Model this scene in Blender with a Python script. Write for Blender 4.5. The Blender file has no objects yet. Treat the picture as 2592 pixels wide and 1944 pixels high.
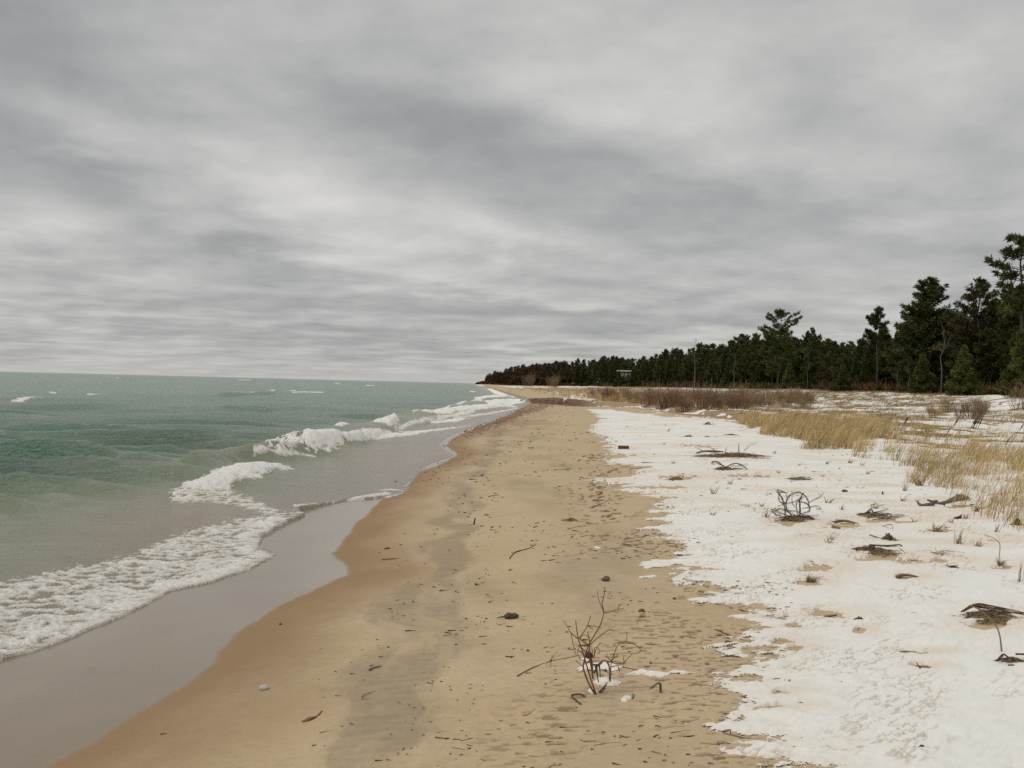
import bpy, math, random
import numpy as np

SEED = 11
rng = np.random.default_rng(SEED)
random.seed(SEED)
scene = bpy.context.scene
COL = scene.collection
R = math.radians

# ------------------------------------------------------------------ camera geometry
F = 2438.0                      # focal length in pixels of a 2592 wide frame
ROLL = math.atan(30 / 1215)
CR, SR = math.cos(ROLL), math.sin(ROLL)
ZC = 1.95                       # eye height above the lake

# ------------------------------------------------------------------ noise
_perm = np.random.default_rng(3).permutation(256)
_perm = np.concatenate([_perm, _perm])
_ang = np.random.default_rng(4).uniform(0, 2 * np.pi, 256)
_gx, _gy = np.cos(_ang), np.sin(_ang)


def pn(x, y, seed=0):
    x = np.asarray(x, float) + seed * 17.31
    y = np.asarray(y, float) + seed * 9.77
    xi = np.floor(x).astype(np.int64)
    yi = np.floor(y).astype(np.int64)
    xf, yf = x - xi, y - yi
    u = xf * xf * xf * (xf * (xf * 6 - 15) + 10)
    v = yf * yf * yf * (yf * (yf * 6 - 15) + 10)
    xa, xb, ya, yb = xi & 255, (xi + 1) & 255, yi & 255, (yi + 1) & 255

    def g(a, b, dx, dy):
        h = _perm[_perm[a] + b]
        return _gx[h] * dx + _gy[h] * dy
    n00, n10 = g(xa, ya, xf, yf), g(xb, ya, xf - 1, yf)
    n01, n11 = g(xa, yb, xf, yf - 1), g(xb, yb, xf - 1, yf - 1)
    a = n00 + u * (n10 - n00)
    b = n01 + u * (n11 - n01)
    return (a + v * (b - a)) * 1.4


def fbm(x, y, o=4, seed=0, gain=.5):
    t, a, s = 0, 1, 0
    for i in range(o):
        t = t + a * pn(x * 2 ** i, y * 2 ** i, seed + i * 5)
        s += a
        a *= gain
    return t / s


def sst(a, b, x):
    t = np.clip((x - a) / (b - a), 0, 1)
    return t * t * (3 - 2 * t)


# ------------------------------------------------------------------ terrain
_ty = [-400, 0, 6, 10, 16, 26, 40, 60, 82, 110, 168, 336, 700, 1000, 1535, 1700, 1800, 2500, 6000]
_tx = [-20, -4.3, -3.3, -2.9, -2.5, -2.3, -2.1, -1.0, .3, .3, -.3, -7, -20, -30, -56, -62, -40, 200, 1500]
_sa = np.arange(-450, 460, .1)
_sz = np.interp(_sa, [-450, -60, -20, -6, -2, 0, 1.5, 3, 5, 8, 12, 20, 35, 50, 60, 100, 460],
                [-6, -4, -1.6, -.5, -.2, 0, .14, .29, .40, .45, .48, .58, .95, 1.55, 1.8, 2.2, 3.2])
_k = np.hanning(15)
_sz = np.convolve(np.pad(_sz, 7, mode='edge'), _k / _k.sum(), mode='valid')

CREEK = np.array([(13.8, 50.5), (11.4, 53.5), (10.6, 58), (9.6, 74), (7.2, 88), (4.6, 99), (0, 108), (-9, 120)])


def seg_dist(x, y, P):
    best = np.full(np.shape(x), 1e9)
    side = np.zeros(np.shape(x))
    for (ax, ay), (bx, by) in zip(P[:-1], P[1:]):
        dx, dy = bx - ax, by - ay
        t = np.clip(((x - ax) * dx + (y - ay) * dy) / (dx * dx + dy * dy), 0, 1)
        d = np.hypot(x - ax - t * dx, y - ay - t * dy)
        c = dx * (y - ay) - dy * (x - ax)
        side = np.where(d < best, np.sign(c), side)
        best = np.minimum(best, d)
    return best, side


def H(x, y):
    x = np.asarray(x, float)
    y = np.asarray(y, float)
    s = x - np.interp(y, _ty, _tx)
    z = np.interp(s, _sa, _sz)
    inl = sst(7, 26, s) * sst(2000, 900, y)
    z = z + inl * (.28 * pn(x / 9, y / 16, 3) + .16 * pn(x / 3.2, y / 5, 5))
    z = z + sst(28, 44, s) * sst(400, 250, y) * .30 * (1 + pn(x / 14, y / 30, 9))
    z = z + sst(1, 4, s) * .035 * pn(x / 1.7, y / 3.1, 7)
    d, side = seg_dist(x, y, CREEK)
    # gentle near bank (toward the camera), cut far bank
    far = side < 0
    near = sst(7.5, .8, d) * np.where(side > 0, 1, 0)
    farw = sst(2.0, 1.3, d) * np.where(side > 0, 0, 1)
    bank = sst(9, 2.2, d) * np.where(side > 0, 0, 1) * (.05 + .14 * sst(8, 5, x) + .08 * pn(x / 2, y / 2, 8)) * sst(-3, 3, s)
    z = z + bank * (1 - farw)
    c = np.maximum(near, farw)
    z = z * (1 - c) + np.minimum(z, -.07 + .40 * sst(5.5, 10, x)) * c
    return z


def at(px, py):
    """a pixel of the photograph -> the point of the ground seen there"""
    du, dv = px - 1296, py - 972
    X = du * CR + dv * SR
    V = -du * SR + dv * CR
    z = .4
    for _ in range(14):
        d = max((ZC - z), .2) * F / max(V, .5)
        x = X / F * d
        z = z * .4 + .6 * float(H(x, d))
    return np.array([x, d, float(H(x, d))])


def topix(x, y, z):
    y = np.maximum(y, .3)
    X = x / y * F
    V = (ZC - z) / y * F
    return X * CR - V * SR + 1296, X * SR + V * CR + 972


def curve_y(pix):
    """pixels along a ground line -> arrays y, x sorted by distance"""
    P = sorted([tuple(at(a, b)[:2])[::-1] for a, b in pix])
    return np.array([p[0] for p in P]), np.array([p[1] for p in P])


# ------------------------------------------------------------------ object helpers
def tag(o, label=None, cat=None, group=None, kind=None):
    if label: o['label'] = label
    if cat: o['category'] = cat
    if group: o['group'] = group
    if kind: o['kind'] = kind
    return o


def mesh_np(name, V, Fc, mat, parent=None, attrs=None, smooth=True, loc=None):
    me = bpy.data.meshes.new(name)
    V = np.asarray(V, np.float32)
    Fc = np.asarray(Fc, np.int32)
    n = Fc.shape[1]
    me.vertices.add(len(V))
    me.vertices.foreach_set('co', V.ravel())
    me.loops.add(Fc.size)
    me.loops.foreach_set('vertex_index', Fc.ravel())
    me.polygons.add(len(Fc))
    me.polygons.foreach_set('loop_start', np.arange(0, Fc.size, n, dtype=np.int32))
    me.polygons.foreach_set('loop_total', np.full(len(Fc), n, np.int32))
    if smooth:
        me.polygons.foreach_set('use_smooth', np.ones(len(Fc), bool))
    me.update(calc_edges=True)
    for k, a in (attrs or {}).items():
        a = np.asarray(a, np.float32)
        if a.ndim == 1:
            at_ = me.attributes.new(k, 'FLOAT', 'POINT')
            at_.data.foreach_set('value', a)
        else:
            at_ = me.attributes.new(k, 'FLOAT_COLOR', 'POINT')
            c = np.ones((len(a), 4), np.float32)
            c[:, :3] = a
            at_.data.foreach_set('color', c.ravel())
    me.materials.append(mat)
    o = bpy.data.objects.new(name, me)
    COL.objects.link(o)
    if parent: o.parent = parent
    if loc is not None: o.location = loc
    return o


class MB:
    """collects tubes and lumps into ONE mesh"""

    def __init__(s):
        s.v, s.f = [], []

    def tube(s, pts, r0, r1=None, k=5, flat=1.0):
        pts = [np.asarray(p, float) for p in pts]
        n = len(pts)
        r1 = r0 * .35 if r1 is None else r1
        base = len(s.v)
        ref = None
        for i, p in enumerate(pts):
            t = pts[min(i + 1, n - 1)] - pts[max(i - 1, 0)]
            t = t / (np.linalg.norm(t) + 1e-9)
            if ref is None:
                ref = np.array([0, 0, 1.]) if abs(t[2]) < .85 else np.array([1., 0, 0])
            a = np.cross(t, ref); a /= np.linalg.norm(a) + 1e-9
            b = np.cross(a, t)
            ref = b
            r = r0 + (r1 - r0) * i / (n - 1)
            for j in range(k):
                th = 2 * math.pi * j / k
                s.v.append(p + a * (r * math.cos(th)) + b * (r * math.sin(th) * flat))
        for i in range(n - 1):
            for j in range(k):
                j2 = (j + 1) % k
                s.f.append((base + i * k + j, base + i * k + j2, base + (i + 1) * k + j2, base + (i + 1) * k + j))
        s.f.append(tuple(base + j for j in range(k))[::-1])
        s.f.append(tuple(base + (n - 1) * k + j for j in range(k)))

    def blob(s, c, r, seed=0, n=10, m=7, rough=.25):
        base = len(s.v)
        rs = np.random.default_rng(seed)
        ph = rs.uniform(0, 6, 6)
        for i in range(m + 1):
            th = math.pi * i / m
            for j in range(n):
                a = 2 * math.pi * j / n
                q = 1 + rough * (math.sin(2 * a + ph[0]) * math.sin(th) * .5 + math.sin(3 * th + ph[1] + a) * .35 + math.sin(5 * a + ph[2] + 2 * th) * math.sin(th) * .3)
                s.v.append(np.array([c[0] + r[0] * q * math.sin(th) * math.cos(a), c[1] + r[1] * q * math.sin(th) * math.sin(a), c[2] + r[2] * q * math.cos(th)]))
        for i in range(m):
            for j in range(n):
                j2 = (j + 1) % n
                s.f.append((base + i * n + j, base + (i + 1) * n + j, base + (i + 1) * n + j2, base + i * n + j2))

    def ribbon(s, pts, w, up=(0, 0, 1)):
        """a bent thin blade with a little thickness"""
        s.tube(pts, w, w * .15, 4, .25)

    def box(s, c, d, rz=0, jit=0, seed=0):
        rs = np.random.default_rng(seed)
        base = len(s.v)
        for sx in (-1, 1):
            for sy in (-1, 1):
                for sz in (-1, 1):
                    q = np.array([sx * d[0] / 2, sy * d[1] / 2, sz * d[2] / 2]) * (1 + rs.uniform(-jit, jit, 3))
                    s.v.append(np.array([c[0] + q[0] * math.cos(rz) - q[1] * math.sin(rz), c[1] + q[0] * math.sin(rz) + q[1] * math.cos(rz), c[2] + q[2]]))
        for f in ((0, 1, 3, 2), (4, 6, 7, 5), (0, 4, 5, 1), (2, 3, 7, 6), (0, 2, 6, 4), (1, 5, 7, 3)):
            s.f.append(tuple(base + i for i in f))

    def build(s, name, mat, parent=None, loc=None, smooth=True, bevel=0):
        me = bpy.data.meshes.new(name)
        me.from_pydata([tuple(map(float, p)) for p in s.v], [], s.f)
        me.materials.append(mat)
        if smooth:
            me.polygons.foreach_set('use_smooth', [True] * len(me.polygons))
        me.update()
        o = bpy.data.objects.new(name, me)
        COL.objects.link(o)
        if parent: o.parent = parent
        if loc is not None: o.location = tuple(map(float, loc))
        if bevel:
            b = o.modifiers.new('bevel', 'BEVEL'); b.width = bevel; b.segments = 2
        return o


def empty(name, loc, rz=0, sc=1):
    o = bpy.data.objects.new(name, None)
    COL.objects.link(o)
    o.location = tuple(map(float, loc))
    o.rotation_euler = (0, 0, rz)
    o.scale = (sc, sc, sc) if np.isscalar(sc) else sc
    o.empty_display_size = .2
    return o


def copy_tree(src, loc, rz, sc, label=None, group=None):
    r = src.copy(); COL.objects.link(r)
    r.location = tuple(map(float, loc)); r.rotation_euler = (0, 0, rz)
    r.scale = (sc, sc, sc) if np.isscalar(sc) else sc
    if label: r['label'] = label
    if group: r['group'] = group
    for ch in list(src.children):
        c = ch.copy(); COL.objects.link(c); c.parent = r
    return r


# ------------------------------------------------------------------ materials
def node(nt, t, ins=None, **props):
    n = nt.nodes.new(t)
    for k, v in props.items():
        setattr(n, k, v)
    for k, v in (ins or {}).items():
        s = n.inputs[k]
        if hasattr(v, 'is_output') or isinstance(v, bpy.types.NodeSocket):
            nt.links.new(v, s)
        else:
            s.default_value = v
    return n


def new_mat(name):
    m = bpy.data.materials.new(name)
    m.use_nodes = True
    nt = m.node_tree
    nt.nodes.clear()
    out = node(nt, 'ShaderNodeOutputMaterial')
    b = node(nt, 'ShaderNodeBsdfPrincipled')
    nt.links.new(b.outputs[0], out.inputs[0])
    return m, nt, b


def mixc(nt, f, a, b, mode='MIX'):
    n = nt.nodes.new('ShaderNodeMix')
    n.data_type = 'RGBA'
    n.blend_type = mode
    for s, v in ((n.inputs['Factor'], f), (n.inputs[6], a), (n.inputs[7], b)):
        if isinstance(v, bpy.types.NodeSocket):
            nt.links.new(v, s)
        elif np.isscalar(v):
            s.default_value = v
        else:
            s.default_value = (*v[:3], 1)
    return n.outputs[2]


def mth(nt, op, a, b=0.0, c=0.0, clamp=False):
    n = nt.nodes.new('ShaderNodeMath')
    n.operation = op
    n.use_clamp = clamp
    for s, v in zip(n.inputs, (a, b, c)):
        if isinstance(v, bpy.types.NodeSocket):
            nt.links.new(v, s)
        else:
            s.default_value = v
    return n.outputs[0]


def noise(nt, vec, scale, detail=4, rough=.55, dist=0):
    n = node(nt, 'ShaderNodeTexNoise', {'Vector': vec, 'Scale': scale, 'Detail': detail, 'Roughness': rough, 'Distortion': dist})
    return n.outputs['Fac']


def mapr(nt, v, a, b, c=0., d=1.):
    n = node(nt, 'ShaderNodeMapRange', {'Value': v, 'From Min': a, 'From Max': b, 'To Min': c, 'To Max': d})
    return n.outputs[0]


def scalev(nt, v, s):
    return node(nt, 'ShaderNodeVectorMath', {0: v, 1: s}, operation='MULTIPLY').outputs[0]


def simple_mat(name, c, rough=.85, var=.35, scale=20, c2=None, rand=0., spec=.2, attr=None, bump=0.):
    """a weathered natural surface: two tones of noise, optional per-object and per-clump tint"""
    m, nt, b = new_mat(name)
    pos = node(nt, 'ShaderNodeTexCoord').outputs['Object']
    n = noise(nt, pos, scale, 4, .6)
    c2 = c2 or tuple(x * (1 - var) for x in c)
    col = mixc(nt, mapr(nt, n, .3, .7), c2, c)
    if attr:
        a = node(nt, 'ShaderNodeAttribute', attribute_name=attr)
        col = mixc(nt, 1.0, col, a.outputs['Color'], 'MULTIPLY')
    if rand:
        oi = node(nt, 'ShaderNodeObjectInfo')
        hsv = node(nt, 'ShaderNodeHueSaturation', {'Hue': mapr(nt, oi.outputs['Random'], 0, 1, .5 - .03 * rand, .5 + .012 * rand),
                                                  'Value': mapr(nt, oi.outputs['Random'], 0, 1, 1 - .35 * rand, 1 + .35 * rand), 'Color': col})
        col = hsv.outputs[0]
    nt.links.new(col, b.inputs['Base Color'])
    b.inputs['Roughness'].default_value = rough
    b.inputs['Specular IOR Level'].default_value = spec
    if bump:
        bp = node(nt, 'ShaderNodeBump', {'Strength': bump, 'Distance': .01, 'Height': n})
        nt.links.new(bp.outputs[0], b.inputs['Normal'])
    return m


# ------------------------------------------------------------------ polar grids (fine where one looks, coarse elsewhere, all round)
def radii(d0, d1, h, px, dmin):
    r = [d0]
    while r[-1] < d1:
        d = r[-1]
        r.append(d + min(max(dmin, px * d * d / (h * 963)), .012 * d + .02))
    return np.array(r)


def angles(a0, a1, step, full=True):
    fine = np.arange(a0, a1, step)
    l = [fine]
    if full:
        l.insert(0, np.linspace(a0 - 20, a0, 80, endpoint=False))
        l.append(np.linspace(a1, a1 + 20, 80, endpoint=False))
        l.append(np.linspace(a1 + 20, a0 - 20 + 360, 60))
    return np.radians(np.concatenate(l))


def polar(rr, aa):
    A, D = np.meshgrid(aa, rr)
    x = (D * np.sin(A)).ravel()
    y = (D * np.cos(A)).ravel()
    nr, na = len(rr), len(aa)
    i = np.arange(nr * na).reshape(nr, na)
    f = np.stack([i[:-1, :-1], i[:-1, 1:], i[1:, 1:], i[1:, :-1]], -1).reshape(-1, 4)
    return x, y, f


def keep(V, Fc, mask, attrs):
    """drop faces with no vertex in mask, and the verts then unused"""
    fk = Fc[mask[Fc].any(1)]
    used = np.unique(fk)
    re = np.full(len(V), -1)
    re[used] = np.arange(len(used))
    return V[used], re[fk], {k: a[used] for k, a in attrs.items()}


def poly_sd(px, py, P):
    """signed distance (positive inside) to a polygon"""
    P = np.asarray(P, float)
    d = np.full(px.shape, 1e9)
    ins = np.zeros(px.shape, bool)
    for (ax, ay), (bx, by) in zip(P, np.roll(P, -1, 0)):
        ex, ey = bx - ax, by - ay
        t = np.clip(((px - ax) * ex + (py - ay) * ey) / (ex * ex + ey * ey + 1e-9), 0, 1)
        d = np.minimum(d, np.hypot(px - ax - t * ex, py - ay - t * ey))
        c = ((ay > py) != (by > py)) & (px < (bx - ax) * (py - ay) / (by - ay + 1e-12) + ax)
        ins ^= c
    return np.where(ins, d, -d)


# ------------------------------------------------------------------ curves of the beach (from the photograph)
filmY, filmX = curve_y([(60, 1990), (130, 1944), (250, 1880), (480, 1730), (620, 1590), (700, 1540), (800, 1500), (895, 1455),
                        (850, 1400), (905, 1330), (960, 1270), (1020, 1235), (1045, 1200), (1120, 1175), (1165, 1150), (1130, 1128),
                        (1150, 1108), (1215, 1080), (1290, 1050), (1345, 1022)])
waterY, waterX = curve_y([(-120, 1730), (0, 1672), (150, 1625), (240, 1590), (330, 1552), (420, 1500), (520, 1478), (620, 1445), (705, 1404),
                          (650, 1385), (660, 1360), (720, 1330), (765, 1306), (760, 1292), (860, 1270), (1000, 1258), (1030, 1246),
                          (1042, 1222), (1075, 1180), (1150, 1152), (1110, 1128), (1130, 1108), (1200, 1082), (1280, 1052), (1345, 1020)])
snowY, snowX = curve_y([(2060, 1990), (2010, 1944), (1865, 1850), (1925, 1805), (1880, 1755), (1945, 1665), (1925, 1620), (1990, 1580), (1880, 1525),
                        (1830, 1500), (1715, 1418), (1780, 1382), (1670, 1345), (1690, 1310), (1675, 1265), (1560, 1225), (1640, 1183),
                        (1515, 1172), (1560, 1125), (1490, 1090), (1525, 1060), (1480, 1032), (1420, 1012)])


def far_join(Y, X, off):
    ys = np.array([150, 336, 700, 1000, 1535, 1700, 1800, 2500, 6000.])
    m = ys > Y[-1] + 20
    return np.concatenate([Y, ys[m]]), np.concatenate([X, np.interp(ys[m], _ty, _tx) + off])


filmY, filmX = far_join(filmY, filmX, .8)
waterY, waterX = far_join(waterY, waterX, .3)
snowY, snowX = far_join(snowY, snowX, 9)

# golden grass field and its surroundings, as ground polygons
GRASS = np.array([at(*p)[:2] for p in [(1880, 1076), (1893, 1062), (2050, 1062), (2250, 1070), (2420, 1076), (2700, 1098), (2700, 1370), (2592, 1320), (2480, 1285), (2350, 1245),
                                       (2345, 1205), (2210, 1165), (2080, 1140), (1960, 1100)]])
BARE = [  # bare sand around drifted things in the snow: px, py, rx, ry (pixels)
    (2075, 1440, 60, 16), (2040, 1478, 45, 10), (2230, 1412, 80, 14), (2310, 1425, 60, 10), (2290, 1462, 45, 9), (2130, 1330, 70, 10), (2000, 1325, 70, 10),
    (2500, 1585, 70, 18), (2080, 1555, 60, 10), (2330, 1690, 30, 8), (1720, 1210, 60, 10), (1900, 1205, 90, 6), (2250, 1320, 80, 6), (2430, 1285, 80, 8),
    (2380, 1345, 60, 7), (2400, 1420, 60, 7), (2530, 1440, 50, 8), (2330, 1655, 50, 6), (1760, 1130, 70, 4), (1980, 1625, 30, 12), (2180, 1600, 26, 8),
    (1620, 1262, 90, 8), (1690, 1235, 70, 5), (1560, 1155, 60, 5), (1980, 1755, 40, 8), (1960, 1795, 60, 7), (2010, 1640, 36, 8)]
SNOWP = [(1640, 1706, 70, 11), (1585, 1768, 16, 8), (1515, 1690, 60, 14), (1530, 1725, 40, 12), (1720, 1703, 50, 5), (1480, 1672, 20, 9), (1500, 1750, 16, 8),
         (1560, 1215, 90, 7), (1620, 1240, 80, 5), (1660, 1430, 60, 8), (1640, 1460, 18, 4), (1960, 1580, 40, 6), (1880, 1560, 50, 8), (1510, 1388, 12, 3)]
STRY, STRX = curve_y([(1240, 1180), (1195, 1225), (1205, 1262), (1192, 1300), (1185, 1345), (1150, 1400), (1120, 1500), (1150, 1585), (1090, 1650), (1050, 1720), (1070, 1800), (1010, 1900), (1000, 1990)])



def spots(px, py, L, wob=None):
    t = np.zeros(px.shape)
    for q in L:
        a = q[4] if len(q) > 4 else 1.
        u, v = (px - q[0]) / q[2], (py - q[1]) / q[3]
        m = (abs(u) < 3) & (abs(v) < 3)
        t[m] = np.maximum(t[m], a * np.exp(-(u[m] ** 2 + v[m] ** 2)))
    return t


# ------------------------------------------------------------------ fields shared by sheets
def sand_fields(x, y):
    d = np.hypot(x, y)
    h = H(x, y)
    px, py = topix(x, y, h)
    front = y > 1
    wob = .10 * pn(x * 1.3, y * .9, 21) * np.minimum(1, d / 8) + .03 * pn(x * 6, y * 4, 22)
    film = -(x - np.interp(y, filmY, filmX)) + wob * .7          # >0 on the film side
    inland = x - np.interp(y, snowY, snowX)
    s = x - np.interp(y, _ty, _tx)
    q = x - np.interp(y, STRY, STRX) + .22 * pn(y * .8, x * .3, 31) + .07 * pn(y * 2.6, x, 34)
    n = fbm(q * 2.1, y * .62 + x * .5, 5, 37, .58)
    core = np.exp(-((q + .05) / np.where(q > 0, .26, .50)) ** 2)
    dark = .95 * sst(.02, .55, n * .95 + .75 * core - .28)
    n2 = fbm(x * .95 + y * .12, y * .34, 5, 36, .55)
    dark = np.maximum(dark, .60 * sst(-.12, .42, n2) * sst(.10, .30, q + .25 * n) * sst(2.6, 1.2, q))
    dark = dark * (.82 + .30 * pn(x * 4 + y, y * 15, 33) + .18 * pn(x * 19, y * 23, 38)) * sst(1.0, 1.9, s) * sst(-.1, -.6, inland) * front
    dark = np.clip(dark, 0, 1)
    # wind-cut scars in the dry sand along the snow
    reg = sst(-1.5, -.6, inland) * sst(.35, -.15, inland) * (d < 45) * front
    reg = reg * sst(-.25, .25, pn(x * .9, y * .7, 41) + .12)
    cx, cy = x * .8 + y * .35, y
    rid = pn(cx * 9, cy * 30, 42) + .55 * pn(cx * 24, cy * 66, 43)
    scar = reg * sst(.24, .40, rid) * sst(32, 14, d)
    return d, h, px, py, film, inland, s, dark, scar


def snow_thick(x, y, px, py, inland, d):
    front = y > 1
    # lumpy wind-packed snow near the eye: rows running away to the right
    a = (x * .707 + y * .707)
    b = (-x * .707 + y * .707)
    lump = 2.3 * fbm(a * 2.6 + .3 * pn(x * 2, y * 2, 48), b * 8, 5, 51, .72) + .55 * pn(a * 8, b * 25, 52)
    fine = sst(26, 9, d)
    str_ = pn(x * .9, y * 2.6, 53) * np.where(d > 7, 1, .5)      # horizontal tongues farther off
    big = pn(x / 2.7, y / 4.5, 54)
    e = np.clip(inland, -3, 3)
    t = .019 * np.tanh(e * 1.5) + (.0088 * lump * fine * (1 - .25 * sst(.8, 2.5, inland)) * (.75 + .6 * pn(x * .8, y * .8, 49)) + .013 * str_ + .007 * big) + .004
    t = t + .020 * np.exp(-(e / .45) ** 2) * fbm(x * 3.2 + y, y * 4.5, 5, 44, .65) * 1.6
    t = np.where(e < 0, t - .02 * np.minimum(1, -e), t)
    bare = np.where(front, spots(px + 25 * pn(x * 5, y * 4, 55), py + 6 * pn(x * 6, y * 5, 56), BARE), 0)
    bare = sst(.50, .62, bare + .75 * fbm(x * 3.0, y * 3.4, 5, 43, .65) * (bare > .02))
    t = t - .034 * bare
    add = np.where(front, spots(px + 14 * pn(x * 9, y * 8, 57), py + 5 * pn(x * 11, y * 9, 58), SNOWP), 0)
    t = np.maximum(t, (.026 * add - .011 + .005 * lump) * (add > .1) - .05 * (add <= .1))
    # patchy cover over the grassy dunes, none under the trees
    s = x - np.interp(y, _ty, _tx)
    g = sst(-1.5, 3, poly_sd(x, y, GRASS))
    far = sst(25, 45, d)
    pat = pn(x * .55, y * .30, 61) + .6 * pn(x * 1.7, y * .8, 62) + .35 * pn(x * 4, y * 2, 63)
    t = t - g * (.006 + .030 * pat) - far * sst(6, 16, s) * (.012 + .05 * pat)
    # banks and shrubs along the creek
    cd, side = seg_dist(x, y, CREEK)
    t = t - np.where(side < 0, sst(9, 2, cd), sst(2.2, 1.2, cd)) * (.05 + .05 * pat) * (y > 30)
    t = t - np.where((side < 0) & (y > 40), sst(.30, .22, x / np.maximum(y, 1)) * sst(60, 25, cd), 0) * (.012 + .05 * pat)
    tl = treeline_x(y)
    t = t - .2 * sst(-9, -1, x - tl + 3 * pn(x / 5, y / 9, 64)) * (y > 20)
    t = np.where(y > 700, -.1, t)
    return t


_TL = np.array([(75, -60), (64, 60), (57, 105), (57, 450), (42, 560), (28, 640), (3, 886), (-38, 1535), (-30, 1600), (60, 1750)], float)


def treeline_x(y):
    return np.interp(y, _TL[:, 1], _TL[:, 0])


# ------------------------------------------------------------------ SAND (ground sheet)
def build_ground():
    x, y, f = polar(np.concatenate([[.05], radii(.5, 9000, 1.53, .95, .011)]), angles(-33, 33, .085))
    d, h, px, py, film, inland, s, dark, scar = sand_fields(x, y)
    micro = sst(.2, 1.5, -film) * (.004 * pn(x * 5, y * 3.5, 71) + .0025 * pn(x * 14, y * 9, 72)) * sst(40, 15, d)
    prints = sst(.8, 2.2, -film) * sst(.3, -.3, inland) * sst(20, 7, d) * .010 * np.minimum(0, pn(x * 4.2, y * 3.6, 73) + .25)
    z = h + micro + prints - .011 * scar
    z = z - .006 * sst(.25, .6, dark) * sst(30, 10, d)
    z = np.where(d > 4000, np.minimum(z, 1.5), z)
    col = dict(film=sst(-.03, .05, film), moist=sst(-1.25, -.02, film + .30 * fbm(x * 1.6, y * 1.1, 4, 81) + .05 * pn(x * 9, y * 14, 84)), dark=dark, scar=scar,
               straw=sst(-2, 2, poly_sd(x, y, GRASS)) * .8 + sst(9, 20, s) * sst(25, 45, d) * .6,
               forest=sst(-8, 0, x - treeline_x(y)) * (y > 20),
               gravel=np.where(y > 1, spots(px + 40 * pn(x, y * .4, 82), py + 10 * pn(x * 2, y * .5, 83),
                                            [(1200, 1090, 60, 12), (1260, 1062, 60, 12), (1320, 1040, 60, 10), (1370, 1022, 40, 6), (1250, 1092, 60, 12), (1310, 1070, 70, 10)]), 0),
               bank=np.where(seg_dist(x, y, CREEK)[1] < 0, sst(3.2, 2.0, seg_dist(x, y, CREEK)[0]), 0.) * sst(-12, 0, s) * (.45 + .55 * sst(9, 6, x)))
    col['straw'] = np.clip(col['straw'], 0, 1)
    m, nt, b = new_mat('sand')
    pos = node(nt, 'ShaderNodeTexCoord').outputs['Object']
    A = {k: node(nt, 'ShaderNodeAttribute', attribute_name=k).outputs['Fac'] for k in col}
    n1 = noise(nt, pos, .9, 5, .6)
    n2 = noise(nt, pos, 160, 3, .6)
    n3 = noise(nt, pos, 22, 4, .65)
    c = mixc(nt, mapr(nt, n1, .3, .7), (.47, .352, .216), (.54, .423, .274))
    c = mixc(nt, mapr(nt, n2, .25, .75, 0, .30), c, (.27, .18, .09))
    c = mixc(nt, mapr(nt, n3, .45, .75, 0, .34), c, (.30, .22, .125))
    n6 = noise(nt, scalev(nt, pos, (1, 2.2, 1)), 3.2, 7, .68, .4)
    c = mixc(nt, mapr(nt, n6, .50, .72, 0, .38), c, (.34, .265, .165))
    dk = mixc(nt, mapr(nt, n2, .3, .7), (.165, .135, .09), (.30, .245, .16))
    c = mixc(nt, mth(nt, 'MULTIPLY', A['dark'], .78), c, dk)
    c = mixc(nt, A['moist'], c, mixc(nt, mapr(nt, n2, .2, .8), (.235, .147, .078), (.317, .212, .12)))
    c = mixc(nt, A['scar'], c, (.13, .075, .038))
    c = mixc(nt, A['film'], c, mixc(nt, mapr(nt, n1, .3, .7), (.185, .130, .076), (.235, .170, .103)))
    c = mixc(nt, mth(nt, 'MULTIPLY', A['gravel'], .6), c, (.24, .145, .09))
    st = mixc(nt, mapr(nt, noise(nt, pos, 1.6, 6, .7), .35, .65), (.14, .085, .04), (.33, .22, .10))
    c = mixc(nt, A['straw'], c, st)
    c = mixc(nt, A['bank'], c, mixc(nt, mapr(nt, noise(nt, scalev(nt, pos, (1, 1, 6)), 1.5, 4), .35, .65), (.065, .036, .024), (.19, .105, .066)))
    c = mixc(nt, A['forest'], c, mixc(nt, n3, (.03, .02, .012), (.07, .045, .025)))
    nt.links.new(c, b.inputs['Base Color'])
    b.inputs['Specular IOR Level'].default_value = .3
    rg = mapr(nt, A['film'], 0, 1, .9, .11)
    nt.links.new(rg, b.inputs['Roughness'])
    sp = mapr(nt, A['film'], 0, 1, .15, .75)
    nt.links.new(sp, b.inputs['Specular IOR Level'])
    hgt = mth(nt, 'ADD', mth(nt, 'MULTIPLY', n2, .45), mth(nt, 'MULTIPLY', n3, 1.5))
    bp = node(nt, 'ShaderNodeBump', {'Distance': .006, 'Height': hgt, 'Strength': mapr(nt, A['film'], 0, 1, .8, .10)})
    nt.links.new(bp.outputs[0], b.inputs['Normal'])
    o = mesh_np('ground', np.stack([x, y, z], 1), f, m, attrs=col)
    tag(o, kind='structure')


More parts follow.
